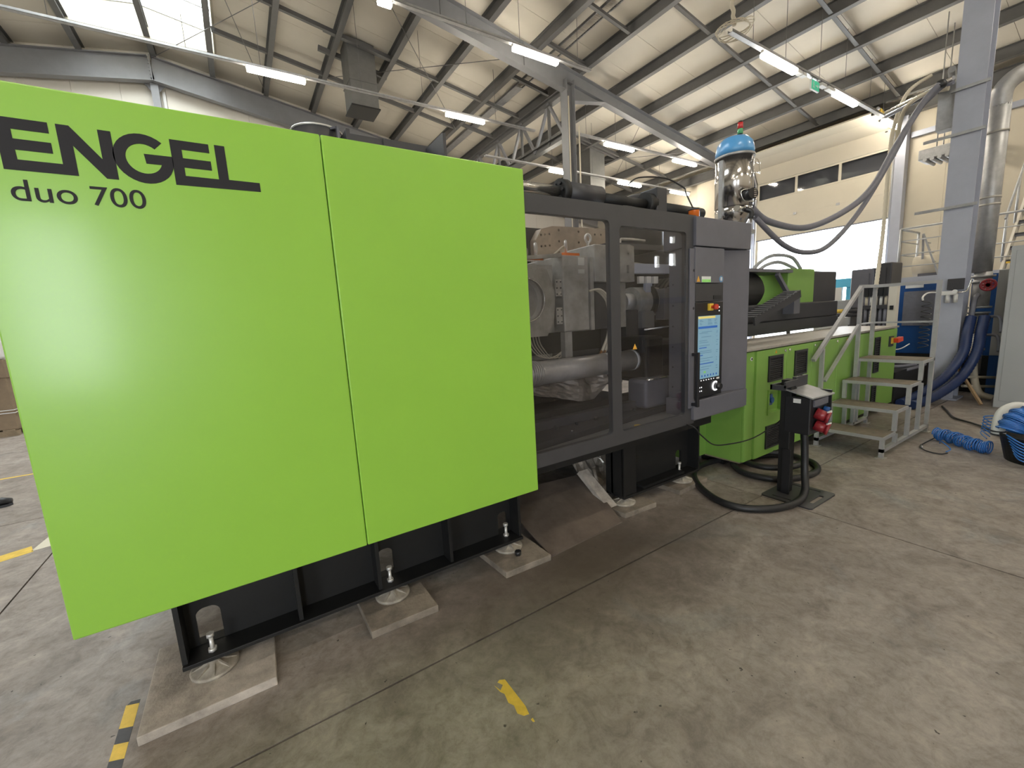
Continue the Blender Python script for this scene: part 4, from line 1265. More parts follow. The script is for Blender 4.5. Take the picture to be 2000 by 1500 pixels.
# ================================================================== levelling pads and concrete pads
padp = [(-0.306, 2.30, 'nearest levelling pad, under the left end of the green machine'), (0.553, 2.315, 'second levelling pad under the green cover seam'), (1.366, 2.33, 'levelling pad with black nut at right end of the green cover'), (2.497, 2.32, 'dusty levelling pad under the front leg of the safety gate'), (3.247, 2.31, 'furthest levelling pad, beside the looped black cable')]
root = None
for k, (x, y, lb) in enumerate(padp):
    if root is None:
        t = thing('levelling_pad', lb, 'levelling foot', (x, y, 0.042), 'cast levelling feet under the machine')
        MB().lathe([(0.096, 0.0), (0.098, 0.012), (0.09, 0.016), (0.03, 0.026), (0.026, 0.048), (0.0, 0.049)], (x, y, 0.042), 32).build('disc', 'cast_iron', t)
        for a in range(0, 360, 45):
            c, s = math.cos(R_(a)), math.sin(R_(a))
            MB().hexa([(x + 0.025 * c - 0.004 * s, y + 0.025 * s + 0.004 * c, 0.055), (x + 0.025 * c + 0.004 * s, y + 0.025 * s - 0.004 * c, 0.055), (x + 0.088 * c + 0.004 * s, y + 0.088 * s - 0.004 * c, 0.055), (x + 0.088 * c - 0.004 * s, y + 0.088 * s + 0.004 * c, 0.055),
                       (x + 0.025 * c - 0.004 * s, y + 0.025 * s + 0.004 * c, 0.085), (x + 0.025 * c + 0.004 * s, y + 0.025 * s - 0.004 * c, 0.085), (x + 0.088 * c + 0.004 * s, y + 0.088 * s - 0.004 * c, 0.06), (x + 0.088 * c - 0.004 * s, y + 0.088 * s + 0.004 * c, 0.06)]).build('rib', 'cast_iron', t)
        MB().cyl((x, y + 0.02, 0.09), (x, y + 0.02, 0.195), 0.0095, 12).build('spindle', 'steel', t)
        MB().cyl((x, y + 0.02, 0.116), (x, y + 0.02, 0.132), 0.019, 6).build('nut', 'steel', t)
        MB().cyl((x, y + 0.02, 0.190), (x, y + 0.02, 0.208), 0.017, 6).build('bolt_head', 'steel', t)
        root = t
        bx_, by_ = x, y
    else:
        c = copy_tree(root, None, (x - bx_, y - by_, 0))
        tag(c, lb, 'levelling foot', 'cast levelling feet under the machine')
tag(MB().cyl((1.365, 2.205, 0.042), (1.365, 2.205, 0.07), 0.022, 6).build('loose_nut', 'black_plastic', origin=(1.365, 2.205, 0.042)), 'loose black nut lying on the concrete pad', 'nut')
sl_ = [([(-0.555, 2.053), (-0.064, 2.053), (-0.05, 2.62), (-0.555, 2.62)], 'large pale concrete pad at the left end of the green machine'),
       ([(0.369, 2.075), (0.733, 2.063), (0.728, 2.50), (0.365, 2.50)], 'concrete pad below the seam of the green cover'),
       ([(1.196, 2.085), (1.540, 2.072), (1.541, 2.55), (1.17, 2.55)], 'thick concrete pad under the right end of the green cover'),
       ([(2.352, 2.167), (2.697, 2.148), (2.72, 2.50), (2.30, 2.52)], 'worn concrete pad under the front leg of the gate frame'),
       ([(3.03, 2.165), (3.47, 2.19), (3.46, 2.5), (3.02, 2.5)], 'flat concrete pad beside the looped black cable')]
for poly, lb in sl_:
    cxx = sum(p[0] for p in poly) / 4
    cyy = sum(p[1] for p in poly) / 4
    tag(MB().prism(poly, 0.0, 0.042, 'xy').build('concrete_pad', 'slab_concrete' if cxx < 0 else 'slab_dirty_shaded', origin=(cxx, cyy, 0), bevel=0.004), lb, 'concrete pad', 'concrete pads under the levelling feet')
# plates and foil below the gate
tag(MB().hexa([(1.56, 2.10, 0.0), (2.28, 2.14, 0.0), (2.40, 2.68, 0.20), (1.56, 2.80, 0.20), (1.56, 2.10, 0.012), (2.28, 2.14, 0.012), (2.40, 2.68, 0.212), (1.56, 2.80, 0.212)]).build('steel_sheet', 'plate_brown', origin=(1.9, 2.4, 0)), 'brown oil-stained steel sheet propped up under the machine', 'steel sheet')
tag(MB().hexa([(2.30, 2.33, 0.02), (2.40, 2.33, 0.02), (2.33, 2.60, 0.27), (2.24, 2.60, 0.27), (2.30, 2.30, 0.05), (2.40, 2.30, 0.05), (2.33, 2.57, 0.30), (2.24, 2.57, 0.30)]).build('leaning_plank', 'slab_concrete', origin=(2.32, 2.4, 0.02)), 'pale dirty plank leaning against the brown steel sheet', 'plank')
random.seed(5)
cf = MB()
nx, ny = 12, 12
for j in range(ny + 1):
    for i in range(nx + 1):
        u, v = i / nx, j / ny
        cf.v.append((2.36 + 0.34 * u + random.uniform(-.012, .012), 2.62 + 0.3 * v + random.uniform(-.02, .02), 0.05 + 0.42 * v + random.uniform(-.02, .02)))
for j in range(ny):
    for i in range(nx):
        a = j * (nx + 1) + i
        cf.f.append((a, a + 1, a + nx + 2, a + nx + 1))
k0 = len(cf.v)
cf.v += [(x, y + 0.01, z - 0.005) for x, y, z in cf.v]
for j in range(ny):
    for i in range(nx):
        a = k0 + j * (nx + 1) + i
        cf.f.append((a, a + nx + 1, a + nx + 2, a + 1))
tag(cf.build('crumpled_foil', 'foil', origin=(2.5, 2.7, 0.04)), 'crumpled metal foil tucked behind the leaning plank', 'foil')

# ================================================================== power distribution post
pp = thing('power_distribution_post', 'black power distribution post with red sockets standing before the green cabinets', 'power post', (3.75, 1.6, 0))
MB().holed(rrect(3.545, 3.985, 1.375, 1.745, 0.025), [rrect(3.60, 3.88, 1.425, 1.44, 0.006, 2), rrect(3.62, 3.86, 1.68, 1.695, 0.006, 2)], 0.0, 0.012, 'xy')
# plate with two long slots and one wide hand slot
MB().holed(rrect(3.54, 3.99, 1.37, 1.75, 0.025), [rrect(3.585, 3.60, 1.46, 1.68, 0.006, 2), rrect(3.93, 3.945, 1.46, 1.68, 0.006, 2), rrect(3.66, 3.86, 1.405, 1.44, 0.008, 2)], 0.0, 0.012, 'xy').build('base_plate', 'anthracite_dark', pp)
MB().box(3.705, 3.80, 1.62, 1.70, 0.012, 0.98).build('post', 'black_paint', pp, bevel=0.004)
MB().box(3.69, 3.70, 1.60, 1.66, 0.012, 0.40).build('post_cover', 'black_plastic', pp)
MB().box(3.70, 4.00, 1.475, 1.665, 0.545, 0.85).build('socket_housing', 'black_plastic', pp, bevel=0.008)
MB().hexa([(3.68, 1.455, 0.845), (4.02, 1.435, 0.845), (4.02, 1.68, 0.905), (3.68, 1.68, 0.905), (3.68, 1.455, 0.856), (4.02, 1.435, 0.856), (4.02, 1.68, 0.916), (3.68, 1.68, 0.916)]).build('rain_lid', 'galv', pp)
MB().box(4.0, 4.015, 1.45, 1.66, 0.70, 0.88).build('lid_skirt', 'black_plastic', pp)
MB().box(3.74, 3.98, 1.462, 1.474, 0.775, 0.83).build('fuse_window', 'anthracite', pp)
MB().box(3.697, 3.699, 1.545, 1.60, 0.80, 0.835).build('rating_label', 'white_print', pp)
for z in (0.72, 0.625):
    s_ = MB().cyl((3.79, 1.475, z), (3.81, 1.40, z - 0.03), 0.046, 18, r2=0.04).build('red_socket', 'red_plastic', pp)
    MB().cyl((3.808, 1.405, z - 0.028), (3.813, 1.385, z - 0.034), 0.048, 18).build('socket_lid', 'red_plastic', s_)
    MB().bar((3.79, 1.39, z + 0.015), (3.84, 1.385, z + 0.018), 0.012, 0.012).build('socket_hinge', 'white_print', s_)
    MB().cyl((3.93, 1.475, z + 0.01), (3.94, 1.435, z), 0.026, 14).build('blue_socket', 'blue_paint', pp)
br = MB()
br.box(3.56, 3.78, 1.70, 1.715, 0.915, 0.955)
br.box(3.56, 3.78, 1.60, 1.612, 0.935, 0.985)
br.box(3.56, 3.572, 1.60, 1.715, 0.915, 0.955)
br.box(3.76, 3.96, 1.612, 1.64, 0.915, 1.0)
br.build('hook_bracket', 'anthracite_dark', pp)
MB().tube([(3.84, 1.57, 0.545), (3.845, 1.56, 0.40), (3.83, 1.545, 0.20), (3.74, 1.50, 0.06), (3.55, 1.475, 0.03), (3.30, 1.54, 0.03), (3.13, 1.70, 0.03), (3.14, 1.92, 0.03), (3.32, 2.20, 0.03), (3.60, 2.40, 0.03), (3.95, 2.42, 0.03), (4.35, 2.25, 0.03), (4.62, 2.05, 0.03), (4.60, 1.80, 0.03), (4.36, 1.66, 0.03), (4.02, 1.72, 0.03), (3.86, 1.86, 0.035), (3.85, 2.10, 0.04), (4.05, 2.28, 0.075), (4.35, 2.20, 0.085), (4.50, 1.98, 0.085), (4.42, 1.80, 0.085), (4.15, 1.80, 0.085), (3.98, 1.98, 0.085), (4.1, 2.25, 0.07), (4.5, 2.5, 0.03)], 0.028, 12, sub=8).build('supply_cable', 'rubber', pp)
tag(MB().tube([(3.12, 2.44, 0.60), (2.95, 2.02, 0.67), (3.07, 2.0, 0.568), (3.25, 2.0, 0.45), (3.49, 2.0, 0.405), (3.7, 1.95, 0.41), (3.866, 1.9, 0.46), (3.95, 1.8, 0.58), (3.9, 1.72, 0.75), (3.84, 1.66, 0.93), (3.86, 1.64, 1.005), (3.92, 1.62, 0.99)], 0.0055, 6, sub=8).build('thin_cable', 'rubber', origin=(3.49, 2.0, 0.4)), 'thin black cable sagging from the gate sill to the power post', 'cable')

# ================================================================== steel steps
stp = thing('mobile_steps', 'grey tubular steel steps with four treads and handrail', 'steps', (5.9, 1.75, 0))
SY0, SY1 = 1.44, 2.05
tq = 0.036
tz = [0.222, 0.445, 0.667, 0.89]
tx0 = [5.25, 5.57, 5.93, 6.28]
tx1 = [5.58, 5.92, 6.28, 6.70]
for k in range(4):
    t_ = MB().box(tx0[k] + 0.012, tx1[k] - 0.012, SY0 + 0.012, SY1 - 0.012, tz[k] - 0.012, tz[k]).build('tread', 'tread', stp)
    f_ = MB()
    f_.box(tx0[k], tx0[k] + tq, SY0, SY1, tz[k] - tq, tz[k] - 0.003)
    f_.box(tx1[k] - tq, tx1[k], SY0, SY1, tz[k] - tq, tz[k] - 0.003)
    f_.box(tx0[k] + tq, tx1[k] - tq, SY0, SY0 + tq, tz[k] - tq, tz[k] - 0.003)
    f_.box(tx0[k] + tq, tx1[k] - tq, SY1 - tq, SY1, tz[k] - tq, tz[k] - 0.003)
    f_.build('tread_frame', 'alu_tube', t_)
    for y in (SY0, SY1 - tq):
        zlow = 0.0 if k == 0 else (tz[k - 1])
        MB().box(tx0[k] + 0.01, tx0[k] + 0.01 + tq, y, y + tq, zlow, tz[k] - tq).build('leg', 'alu_tube', stp)
        if k:
            MB().box(tx0[k] + 0.05, tx0[k] + 0.05 + tq, y, y + tq, 0.08, tz[k - 1] - tq).build('leg', 'alu_tube', stp)
for y in (SY0, SY1 - tq):
    MB().box(tx0[0] + 0.01, 6.70, y, y + tq, 0.06, 0.06 + tq).build('bottom_rail', 'alu_tube', stp)
    MB().box(tx0[0] - 0.015, tx0[0] + 0.07, y - 0.02, y + tq + 0.02, 0.0, 0.008).build('foot_plate', 'steel_worn', stp)
    MB().box(6.64, 6.73, y - 0.02, y + tq + 0.02, 0.0, 0.008).build('foot_plate', 'steel_worn', stp)
RZ = 1.765
for x, y, z0 in ((6.665, SY0, 0.0), (6.665, SY1 - tq, 0.0), (6.23, SY1 - tq, 0.06)):
    MB().box(x, x + tq, y, y + tq, z0, RZ).build('rail_post', 'alu_tube', stp)
MB().box(6.665, 6.70, SY0 + tq, SY1 - tq, RZ - tq, RZ).build('top_rail', 'alu_tube', stp)
MB().box(6.23 + tq, 6.665, SY1 - tq, SY1, RZ - tq, RZ).build('top_rail', 'alu_tube', stp)
MB().box(6.675, 6.695, SY0 + tq, SY1 - tq, 1.29, 1.31).build('mid_rail', 'alu_tube', stp)
MB().box(6.23 + tq, 6.665, SY1 - 0.03, SY1 - 0.01, 1.29, 1.31).build('mid_rail', 'alu_tube', stp)
MB().bar((6.25, SY1 - tq / 2, RZ - 0.02), (5.10, SY1 - tq / 2, 0.98), tq, tq).build('hand_rail', 'alu_tube', stp)
MB().bar((6.25, SY1 - tq / 2, 1.30), (5.40, SY1 - tq / 2, 0.72), tq * .8, tq * .8).build('hand_rail', 'alu_tube', stp)
MB().box(5.29, 5.29 + tq, SY1 - tq, SY1, tz[0], 1.09).build('rail_post', 'alu_tube', stp)

# ================================================================== hoses and tub on the floor
def helix(path, r, turns, rt, n=6, seg=14, jit=0.0):
    path = spline([Vector(p) for p in path], 12)
    tot = turns * seg
    out = []
    m = len(path) - 1
    prev = None
    for i in range(tot + 1):
        t = i / tot * m
        k = min(int(t), m - 1)
        p = path[k].lerp(path[k + 1], t - k)
        d = (path[k + 1] - path[k]).normalized()
        a = d.cross(Vector((0, 0, 1))).normalized()
        b = a.cross(d)
        w = 2 * math.pi * i / seg
        rr = r * (1 + jit * math.sin(i * 0.37))
        out.append(p + a * (rr * math.cos(w)) + b * (rr * math.sin(w)))
    return MB().tube(out, rt, n)


sp = thing('spiral_air_hose', 'blue spiral air hose lying coiled on the floor before the column', 'hose', (6.3, 1.1, 0))
helix([(6.36, 1.30, 0.075), (6.30, 1.15, 0.072), (6.16, 1.0, 0.068), (6.12, 0.86, 0.065)], 0.058, 30, 0.006, 6, 14, 0.16).build('coil', 'blue_pu', sp)
MB().tube([(6.38, 1.31, 0.02), (6.2, 1.33, 0.01), (6.0, 1.33, 0.012), (5.88, 1.30, 0.015), (5.80, 1.24, 0.012), (5.78, 1.14, 0.01), (5.86, 1.10, 0.012)], 0.006, 6, sub=6).build('hose_tail', 'rubber', sp)
MB().tube([(6.05, 1.20, 0.05), (6.0, 1.19, 0.09), (5.96, 1.15, 0.08), (5.96, 1.10, 0.03), (5.9, 1.12, 0.01)], 0.005, 6, sub=6).build('hose_tail', 'blue_pu', sp)
MB().cyl((5.98, 1.325, 0.014), (5.90, 1.30, 0.014), 0.012, 10).build('coupling', 'chrome', sp)
sp2 = thing('blue_hose_ring', 'loose blue hose loops spilling over the rim of the black tub', 'hose', (6.4, 0.88, 0))
for k in range(6):
    MB().tube([(6.35 + 0.03 * k, 0.92 - 0.015 * k, 0.10 + 0.02 * k), (6.5 + 0.01 * k, 0.99, 0.13 + 0.03 * k), (6.6, 0.90, 0.15 + 0.03 * k), (6.55, 0.80, 0.2 + 0.02 * k)], 0.0055, 6, sub=6).build('loop', 'blue_pu', sp2)
tb = thing('black_tub', 'black rubber tub holding coiled hoses at the right edge', 'tub', (6.15, 0.55, 0))
MB().lathe([(0.24, 0.0), (0.29, 0.23), (0.305, 0.235), (0.305, 0.255), (0.28, 0.255), (0.27, 0.23), (0.225, 0.02), (0.0, 0.02)], (6.13, 0.52, 0), 36).build('bowl', 'rubber', tb)
MB().tube([(6.13 + 0.30 * math.cos(R_(a)), 0.52 + 0.30 * math.sin(R_(a)), 0.255) for a in range(0, 360, 12)], 0.012, 8, closed=True).build('rim', 'rubber', tb)
wr_ = thing('white_hose_reel', 'thick white foam-wrapped ring leaning in the black tub', 'hose', (6.2, 0.6, 0.2))
MB().tube([(6.02, 0.80, 0.23), (6.06, 0.81, 0.33), (6.14, 0.80, 0.43), (6.24, 0.74, 0.48), (6.32, 0.64, 0.44), (6.34, 0.56, 0.32)], 0.05, 12, sub=6).build('foam_sleeve', 'white_plastic', wr_)
for p in ((6.03, 0.805, 0.27), (6.02, 0.80, 0.24)):
    MB().lathe([(0.055, -0.006), (0.055, 0.006)], p, 18).build('cable_tie', 'black_plastic', wr_)
bh = thing('blue_hose_bundle', 'large bundle of coiled blue hose heaped in the black tub', 'hose', (6.05, 0.45, 0.2))
for kk, (r, zo) in enumerate(((0.17, 0.0), (0.15, 0.02))):
    helix([(5.95, 0.72, 0.30 + zo), (5.98, 0.70, 0.38 + zo), (6.03, 0.66, 0.43 + zo), (6.08, 0.56, 0.44 + zo), (6.12, 0.42, 0.36)], 0.09 - 0.02 * kk, 40, 0.006, 6, 14, 0.1).build('coil', 'blue_pu', bh)
for k in range(7):
    MB().tube([(5.90, 0.735 - 0.01 * k, 0.27 - 0.028 * k), (5.825, 0.62, 0.22 - 0.026 * k), (5.81, 0.48, 0.20 - 0.024 * k), (5.84, 0.32, 0.24 - 0.02 * k)], 0.007, 6, sub=6).build('hanging_loop', 'blue_pu', bh)

# ================================================================== column services
pv = thing('water_riser_pipe', 'thick grey riser pipe with flanged valves and red handwheel beside the column', 'pipe', (9.55, 1.62, 0))
MB().cyl((9.55, 1.64, 1.9), (9.55, 1.64, 4.25), 0.112, 24).build('pipe', 'galv', pv)
MB().tube([(9.55, 1.64, 4.2), (9.55, 1.62, 4.45), (9.7, 1.45, 4.62), (10.0, 1.1, 4.66), (10.4, 0.2, 4.7)], 0.112, 18, sub=6).build('elbow', 'galv', pv)
for z in (2.85, 2.95, 3.85):
    MB().cyl((9.55, 1.64, z), (9.55, 1.64, z + 0.03), 0.118, 24).build('pipe_clamp', 'steel_worn', pv)
for z, r, h in ((1.82, 0.135, 0.03), (1.74, 0.135, 0.03), (1.36, 0.13, 0.03), (1.28, 0.125, 0.025), (0.72, 0.11, 0.03)):
    MB().cyl((9.55, 1.62, z), (9.55, 1.62, z + h), r, 24).build('flange', 'galv', pv)
MB().cyl((9.55, 1.62, 1.39), (9.55, 1.62, 1.90), 0.10, 20).build('valve_body', 'galv', pv)
MB().lathe([(0.07, 0), (0.10, 0.12), (0.11, 0.2), (0.08, 0.3)], (9.55, 1.60, 0.98), 20).build('valve_body', 'steel_worn', pv)
MB().cyl((9.55, 1.60, 0.35), (9.55, 1.60, 1.0), 0.065, 18).build('pipe', 'galv', pv)
MB().cyl((9.5, 1.58, 1.70), (9.20, 1.50, 1.70), 0.014, 8).build('valve_stem', 'steel', pv)
hw = MB().tube([(9.20, 1.50 + 0.075 * math.cos(R_(a)), 1.70 + 0.075 * math.sin(R_(a))) for a in range(0, 360, 15)], 0.016, 8, closed=True).build('handwheel', 'red_plastic', pv)
for a in range(0, 180, 45):
    c, s = 0.075 * math.cos(R_(a)), 0.075 * math.sin(R_(a))
    MB().bar((9.20, 1.50 - c, 1.70 - s), (9.20, 1.50 + c, 1.70 + s), 0.03, 0.012, (1, 0, 0)).build('wheel_spoke', 'red_plastic', hw)
MB().cyl((9.42, 1.88, 1.95), (9.42, 1.88, 4.5), 0.016, 8)
MB().cyl((9.32, 1.73, 1.9), (9.32, 1.73, 4.4), 0.02, 8).build('cable_pipe', 'cream_tube', pv)
for z, dz in ((1.22, 0.0), (0.95, -0.02)):
    MB().tube([(9.5, 1.58, z), (9.3, 1.40, z + 0.02), (9.15, 1.33, z - 0.03), (9.05, 1.30, z - 0.2)], 0.02, 8, sub=5).build('branch_hose', 'hose_grey', pv)
for pts, lb in (([(9.12, 1.62, 1.25), (9.0, 1.62, 1.0), (8.92, 1.63, 0.72), (8.78, 1.75, 0.40), (8.5, 1.89, 0.2), (8.2, 2.0, 0.09), (7.95, 2.03, 0.07)], 'thick blue corrugated hose, nearer the steps, curving down to the floor'),
                ([(9.15, 1.49, 1.25), (9.03, 1.49, 1.0), (8.95, 1.50, 0.72), (8.82, 1.60, 0.38), (8.52, 1.74, 0.17), (8.2, 1.86, 0.068), (7.9, 1.89, 0.068)], 'thick blue corrugated hose, nearer the riser pipe, curving to the floor')):
    path = spline([Vector(p) for p in pts], 16)
    tag(MB().tube(path, [0.058 + (0.006 if i % 2 else 0) for i in range(len(path))], 14).build('suction_hose', 'blue_hose', origin=pts[-1]), lb, 'hose')
MB().cyl((9.28, 1.76, 1.28), (9.30, 1.74, 1.5), 0.03, 10)
tag(MB().tube([(9.12, 1.62, 1.25), (9.2, 1.62, 1.5), (9.42, 1.63, 1.56)], 0.032, 10, sub=6).build('grey_sleeve', 'hose_grey', origin=(9.12, 1.62, 1.25)), 'grey rubber sleeve above the blue suction hoses', 'hose')
tag(MB().tube([(9.45, 1.62, 0.75), (9.30, 1.58, 0.6), (9.25, 1.537, 0.31), (9.2, 1.46, 0.11), (9.22, 1.33, 0.05)], 0.045, 12, sub=8).build('cream_hose', 'cream_tube', origin=(9.2, 1.4, 0.02)), 'pale cream hose curving to the floor below the riser pipe', 'hose')
tag(MB().bar((9.05, 1.72, 0.55), (8.75, 1.36, 0.02), 0.03, 0.03).build('wooden_pole', 'wood_handle', origin=(8.75, 1.36, 0)), 'wooden pole leaning against the foot of the grey column', 'pole')
MB().box(9.1, 9.7, 1.40, 1.44, 0.1, 0.13)
# air service unit on the column
fr_ = thing('air_service_unit', 'white compressed-air filter unit with gauge mounted on the column', 'air regulator', (8.93, 1.83, 1.45))
MB().box(8.90, 8.97, 1.755, 1.915, 1.585, 1.645).build('body', 'white_plastic', fr_, bevel=0.006)
for y in (1.85, 1.765):
    MB().cyl((8.93, y, 1.47), (8.93, y, 1.59), 0.024, 14).build('bowl', 'white_plastic', fr_)
MB().cyl((8.90, 1.775, 1.635), (8.885, 1.775, 1.635), 0.028, 18).build('gauge', 'white_print', fr_)
MB().cyl((8.93, 1.80, 1.645), (8.93, 1.80, 1.685), 0.012, 8).build('knob', 'black_plastic', fr_)
MB().tube([(8.93, 1.755, 1.62), (8.94, 1.70, 1.62), (8.97, 1.66, 1.65), (9.02, 1.64, 1.80)], 0.010, 8, sub=4).build('pipe', 'chrome', fr_)
tag(MB().box(8.93, 8.99, 1.70, 1.87, 1.66, 1.82).build('switch_panel', 'anthracite_dark', origin=(8.96, 1.78, 1.66), bevel=0.006), 'dark switch box on the column above the air unit', 'switch box')
shh = thing('coiled_air_line', 'thin black coiled air line hanging beside the steps rail', 'hose', (8.3, 1.93, 0.85))
MB().tube([(8.93, 1.915, 1.615), (8.7, 1.95, 1.635), (8.45, 1.965, 1.63), (8.3, 1.975, 1.58), (8.28, 1.965, 1.53)], 0.011, 8, sub=5).build('supply_line', 'white_plastic', shh)
hpts = []
for i in range(14 * 9 + 1):
    a = 2 * math.pi * i / 14
    hpts.append((8.30 + 0.05 * math.sin(a), 1.925 + 0.055 * math.cos(a), 1.52 - 0.075 * i / 14))
MB().tube(hpts, 0.0055, 6).build('coil', 'rubber', shh)
# blue temperature cabinet behind the steps
bcb = thing('blue_cabinet', 'blue machine cabinet with dark window behind the steps', 'cabinet', (9.9, 2.4, 0))
MB().box(9.75, 10.4, 2.02, 2.72, 0.62, 1.84).build('body', 'blue_paint', bcb, bevel=0.01)
MB().box(9.735, 9.75, 2.05, 2.56, 1.10, 1.68).build('window', 'hose_grey', bcb)
MB().box(9.735, 9.75, 2.32, 2.55, 1.735, 1.785).build('sign_plate', 'white_print', bcb)
MB().box(9.725, 9.75, 2.63, 2.66, 1.20, 1.42).build('door_handle', 'anthracite', bcb)
MB().box(9.75, 10.4, 2.05, 2.7, 0.0, 0.62).build('base', 'black_paint', bcb)
tag(MB().box(8.12, 8.24, 2.215, 2.31, 0.0, 1.80).build('cream_post', 'wall_pale', origin=(8.18, 2.26, 0)), 'pale upright post with lock beside the blue cabinet', 'post')
tag(MB().box(8.10, 8.12, 2.24, 2.28, 1.42, 1.48).build('post_lock', 'black_plastic', origin=(8.11, 2.26, 1.42)), 'small black lock on the pale upright post', 'lock')
# loose pipes and hoses between cabinet row and blue cabinet
for k, pts in enumerate(([(7.9, 2.3, 0.92), (8.1, 2.25, 0.84), (8.4, 2.2, 0.82), (8.6, 2.15, 0.88)], [(8.0, 2.28, 0.62), (8.3, 2.2, 0.56), (8.6, 2.05, 0.57)], [(8.05, 2.25, 0.5), (8.4, 2.12, 0.50), (8.8, 2.0, 0.55)])):
    tag(MB().tube(pts, (0.008, 0.02, 0.025)[k], 8, sub=6).build('hose_line', 'hose_grey' if k else 'white_plastic', origin=pts[0]), ('thin white air line drooping below the blue cabinet', 'grey hose lying behind the steps platform', 'thick grey hose lowest behind the steps platform')[k], 'hose')
tag(MB().box(7.9, 9.6, 2.1, 2.75, 0.0, 0.52).build('low_plinth', 'black_paint', origin=(8.7, 2.4, 0)), 'low black equipment plinth behind the steps', 'plinth')
# grey cabinets at the right edge
gc = thing('grey_cabinet', 'tall light grey cabinet at the right edge of the aisle', 'cabinet', (9.2, 0.7, 0))
MB().box(8.74, 9.6, 0.1, 1.25, 0.0, 2.18).build('body', 'cab_grey', gc, bevel=0.008)
MB().box(8.732, 8.74, 0.2, 1.20, 0.1, 2.12).build('door', 'cab_grey', gc, bevel=0.002)
gc2 = thing('side_cabinet', 'lower light grey cabinet with blue corner beside the tall cabinet', 'cabinet', (9.6, 1.4, 0))
MB().box(9.78, 10.3, 0.8, 1.50, 0.62, 1.92).build('body', 'cab_grey', gc2, bevel=0.006)
MB().box(9.78, 9.86, 1.40, 1.50, 0.0, 0.62).build('corner_post', 'blue_paint', gc2)
MB().box(9.87, 10.3, 0.8, 1.49, 0.0, 0.6).build('pump_box', 'black_paint', gc2)
tag(MB().box(9.95, 10.05, 1.52, 1.80, 0.6, 1.88).build('partition_screen', 'blue_paint', origin=(10, 1.66, 0.6)), 'upright blue partition behind the riser pipe', 'partition')
tag(MB().box(9.9, 10.1, 1.50, 1.85, 0.0, 0.6).build('panel_stand', 'black_paint', origin=(10, 1.66, 0)), 'black stand carrying the upright blue partition', 'stand')
for z in (0.22, 0.36):
    tag(MB().cyl((9.05, 1.62, z), (9.55, 1.36, z - 0.05), 0.02, 8).build('floor_pipe', 'cream_tube', origin=(9.3, 1.5, z)), 'pale pipe %s beside the leaning pole' % ('nearest the floor' if z < 0.3 else 'slightly above the floor'), 'pipe')
tag(MB().tube([(8.3, 1.66, 0.02), (8.0, 1.55, 0.02), (7.6, 1.40, 0.02), (7.4, 1.2, 0.02), (7.2, 1.05, 0.02), (6.9, 0.9, 0.02)], 0.012, 8, sub=8).build('floor_cable', 'rubber', origin=(7.6, 1.4, 0)), 'black cable winding across the floor behind the blue hose coil', 'cable')

# ================================================================== more equipment beyond the cabinets
vm = thing('valve_manifold', 'row of valve manifolds with hoses beyond the green cabinets', 'valves', (9.4, 3.0, 0))
for k in range(5):
    y = 2.63 + 0.066 * k
    MB().box(9.2, 9.3, y, y + 0.055, 1.63, 1.78).build('valve_head', 'black_plastic', vm)
    MB().cyl((9.25, y + 0.03, 1.48), (9.25, y + 0.03, 1.63), 0.02, 10).build('sight_glass', 'white_print' if k % 2 else 'cream_tube', vm)
    MB().cyl((9.25, y + 0.03, 1.15), (9.25, y + 0.03, 1.42), 0.022, 10).build('valve_leg', 'hose_grey', vm)
    MB().tube([(9.25, y + 0.03, 1.17), (9.2, y + 0.03, 1.0), (9.0, y - 0.05, 0.95)], 0.015, 6, sub=4).build('valve_hose', 'hose_grey', vm)
MB().box(9.2, 9.32, 2.60, 2.96, 1.42, 1.48).build('manifold_bar', 'anthracite_dark', vm)
MB().box(9.26, 9.34, 2.60, 2.96, 0.0, 1.42).build('manifold_stand', 'anthracite_dark', vm)
rb = thing('robot_controller', 'white controller box with orange stripe on the injection unit deck', 'controller', (8.9, 3.6, 1.2))
MB().box(8.9, 9.4, 3.22, 3.58, 1.00, 1.29).build('body', 'white_plastic', rb, bevel=0.01)
MB().box(8.885, 8.90, 3.24, 3.57, 1.19, 1.27).build('stripe', 'red_button', rb)
tag(MB().box(8.85, 9.5, 3.15, 3.65, 0.0, 1.00).build('controller_base', 'anthracite_dark', origin=(9.2, 3.5, 0)), 'dark base cabinet under the white controller box', 'cabinet')
for i, (x0, x1, y0, y1, z0, z1, mm, lb) in enumerate(((11.0, 11.8, 3.38, 3.77, 1.42, 2.21, 'anthracite', 'dark grey housing of a machine in front of the bright gate'),
                                                     (11.0, 11.6, 3.11, 3.36, 1.0, 2.29, 'anthracite_dark', 'taller dark box beside the dark grey housing'),
                                                     (11.2, 12.0, 3.80, 4.15, 1.05, 1.60, 'cab_grey', 'light grey box behind the manifolds before the gate'))):
    t = thing('machine_housing', lb, 'machine', ((x0 + x1) / 2, (y0 + y1) / 2, 0))
    MB().box(x0, x1, y0, y1, z0, z1).build('housing', mm, t, bevel=0.02)
    MB().box(x0 + 0.1, x1 - 0.1, y0 + 0.1, y1 - 0.1, 0, z0).build('stand', 'anthracite_dark', t)
    MB().box(x0 - 0.01, x0, y0 + 0.08, y1 - 0.08, z0 + 0.1, z1 - 0.1).build('panel', mm, t)
cy = thing('blue_conveyor', 'bright blue steel frame standing in the daylight of the gate', 'conveyor', (14.5, 5.3, 0))
for y in (4.93, 5.18):
    MB().box(14.4, 14.5, y, y + 0.1, 0, 1.95).build('upright', 'cyan_paint', cy)
MB().box(14.36, 14.5, 4.93, 5.32, 1.95, 2.19).build('cross_beam', 'cyan_paint', cy)
MB().box(14.35, 14.5, 5.12, 5.75, 1.42, 1.56).build('bed', 'cyan_paint', cy)
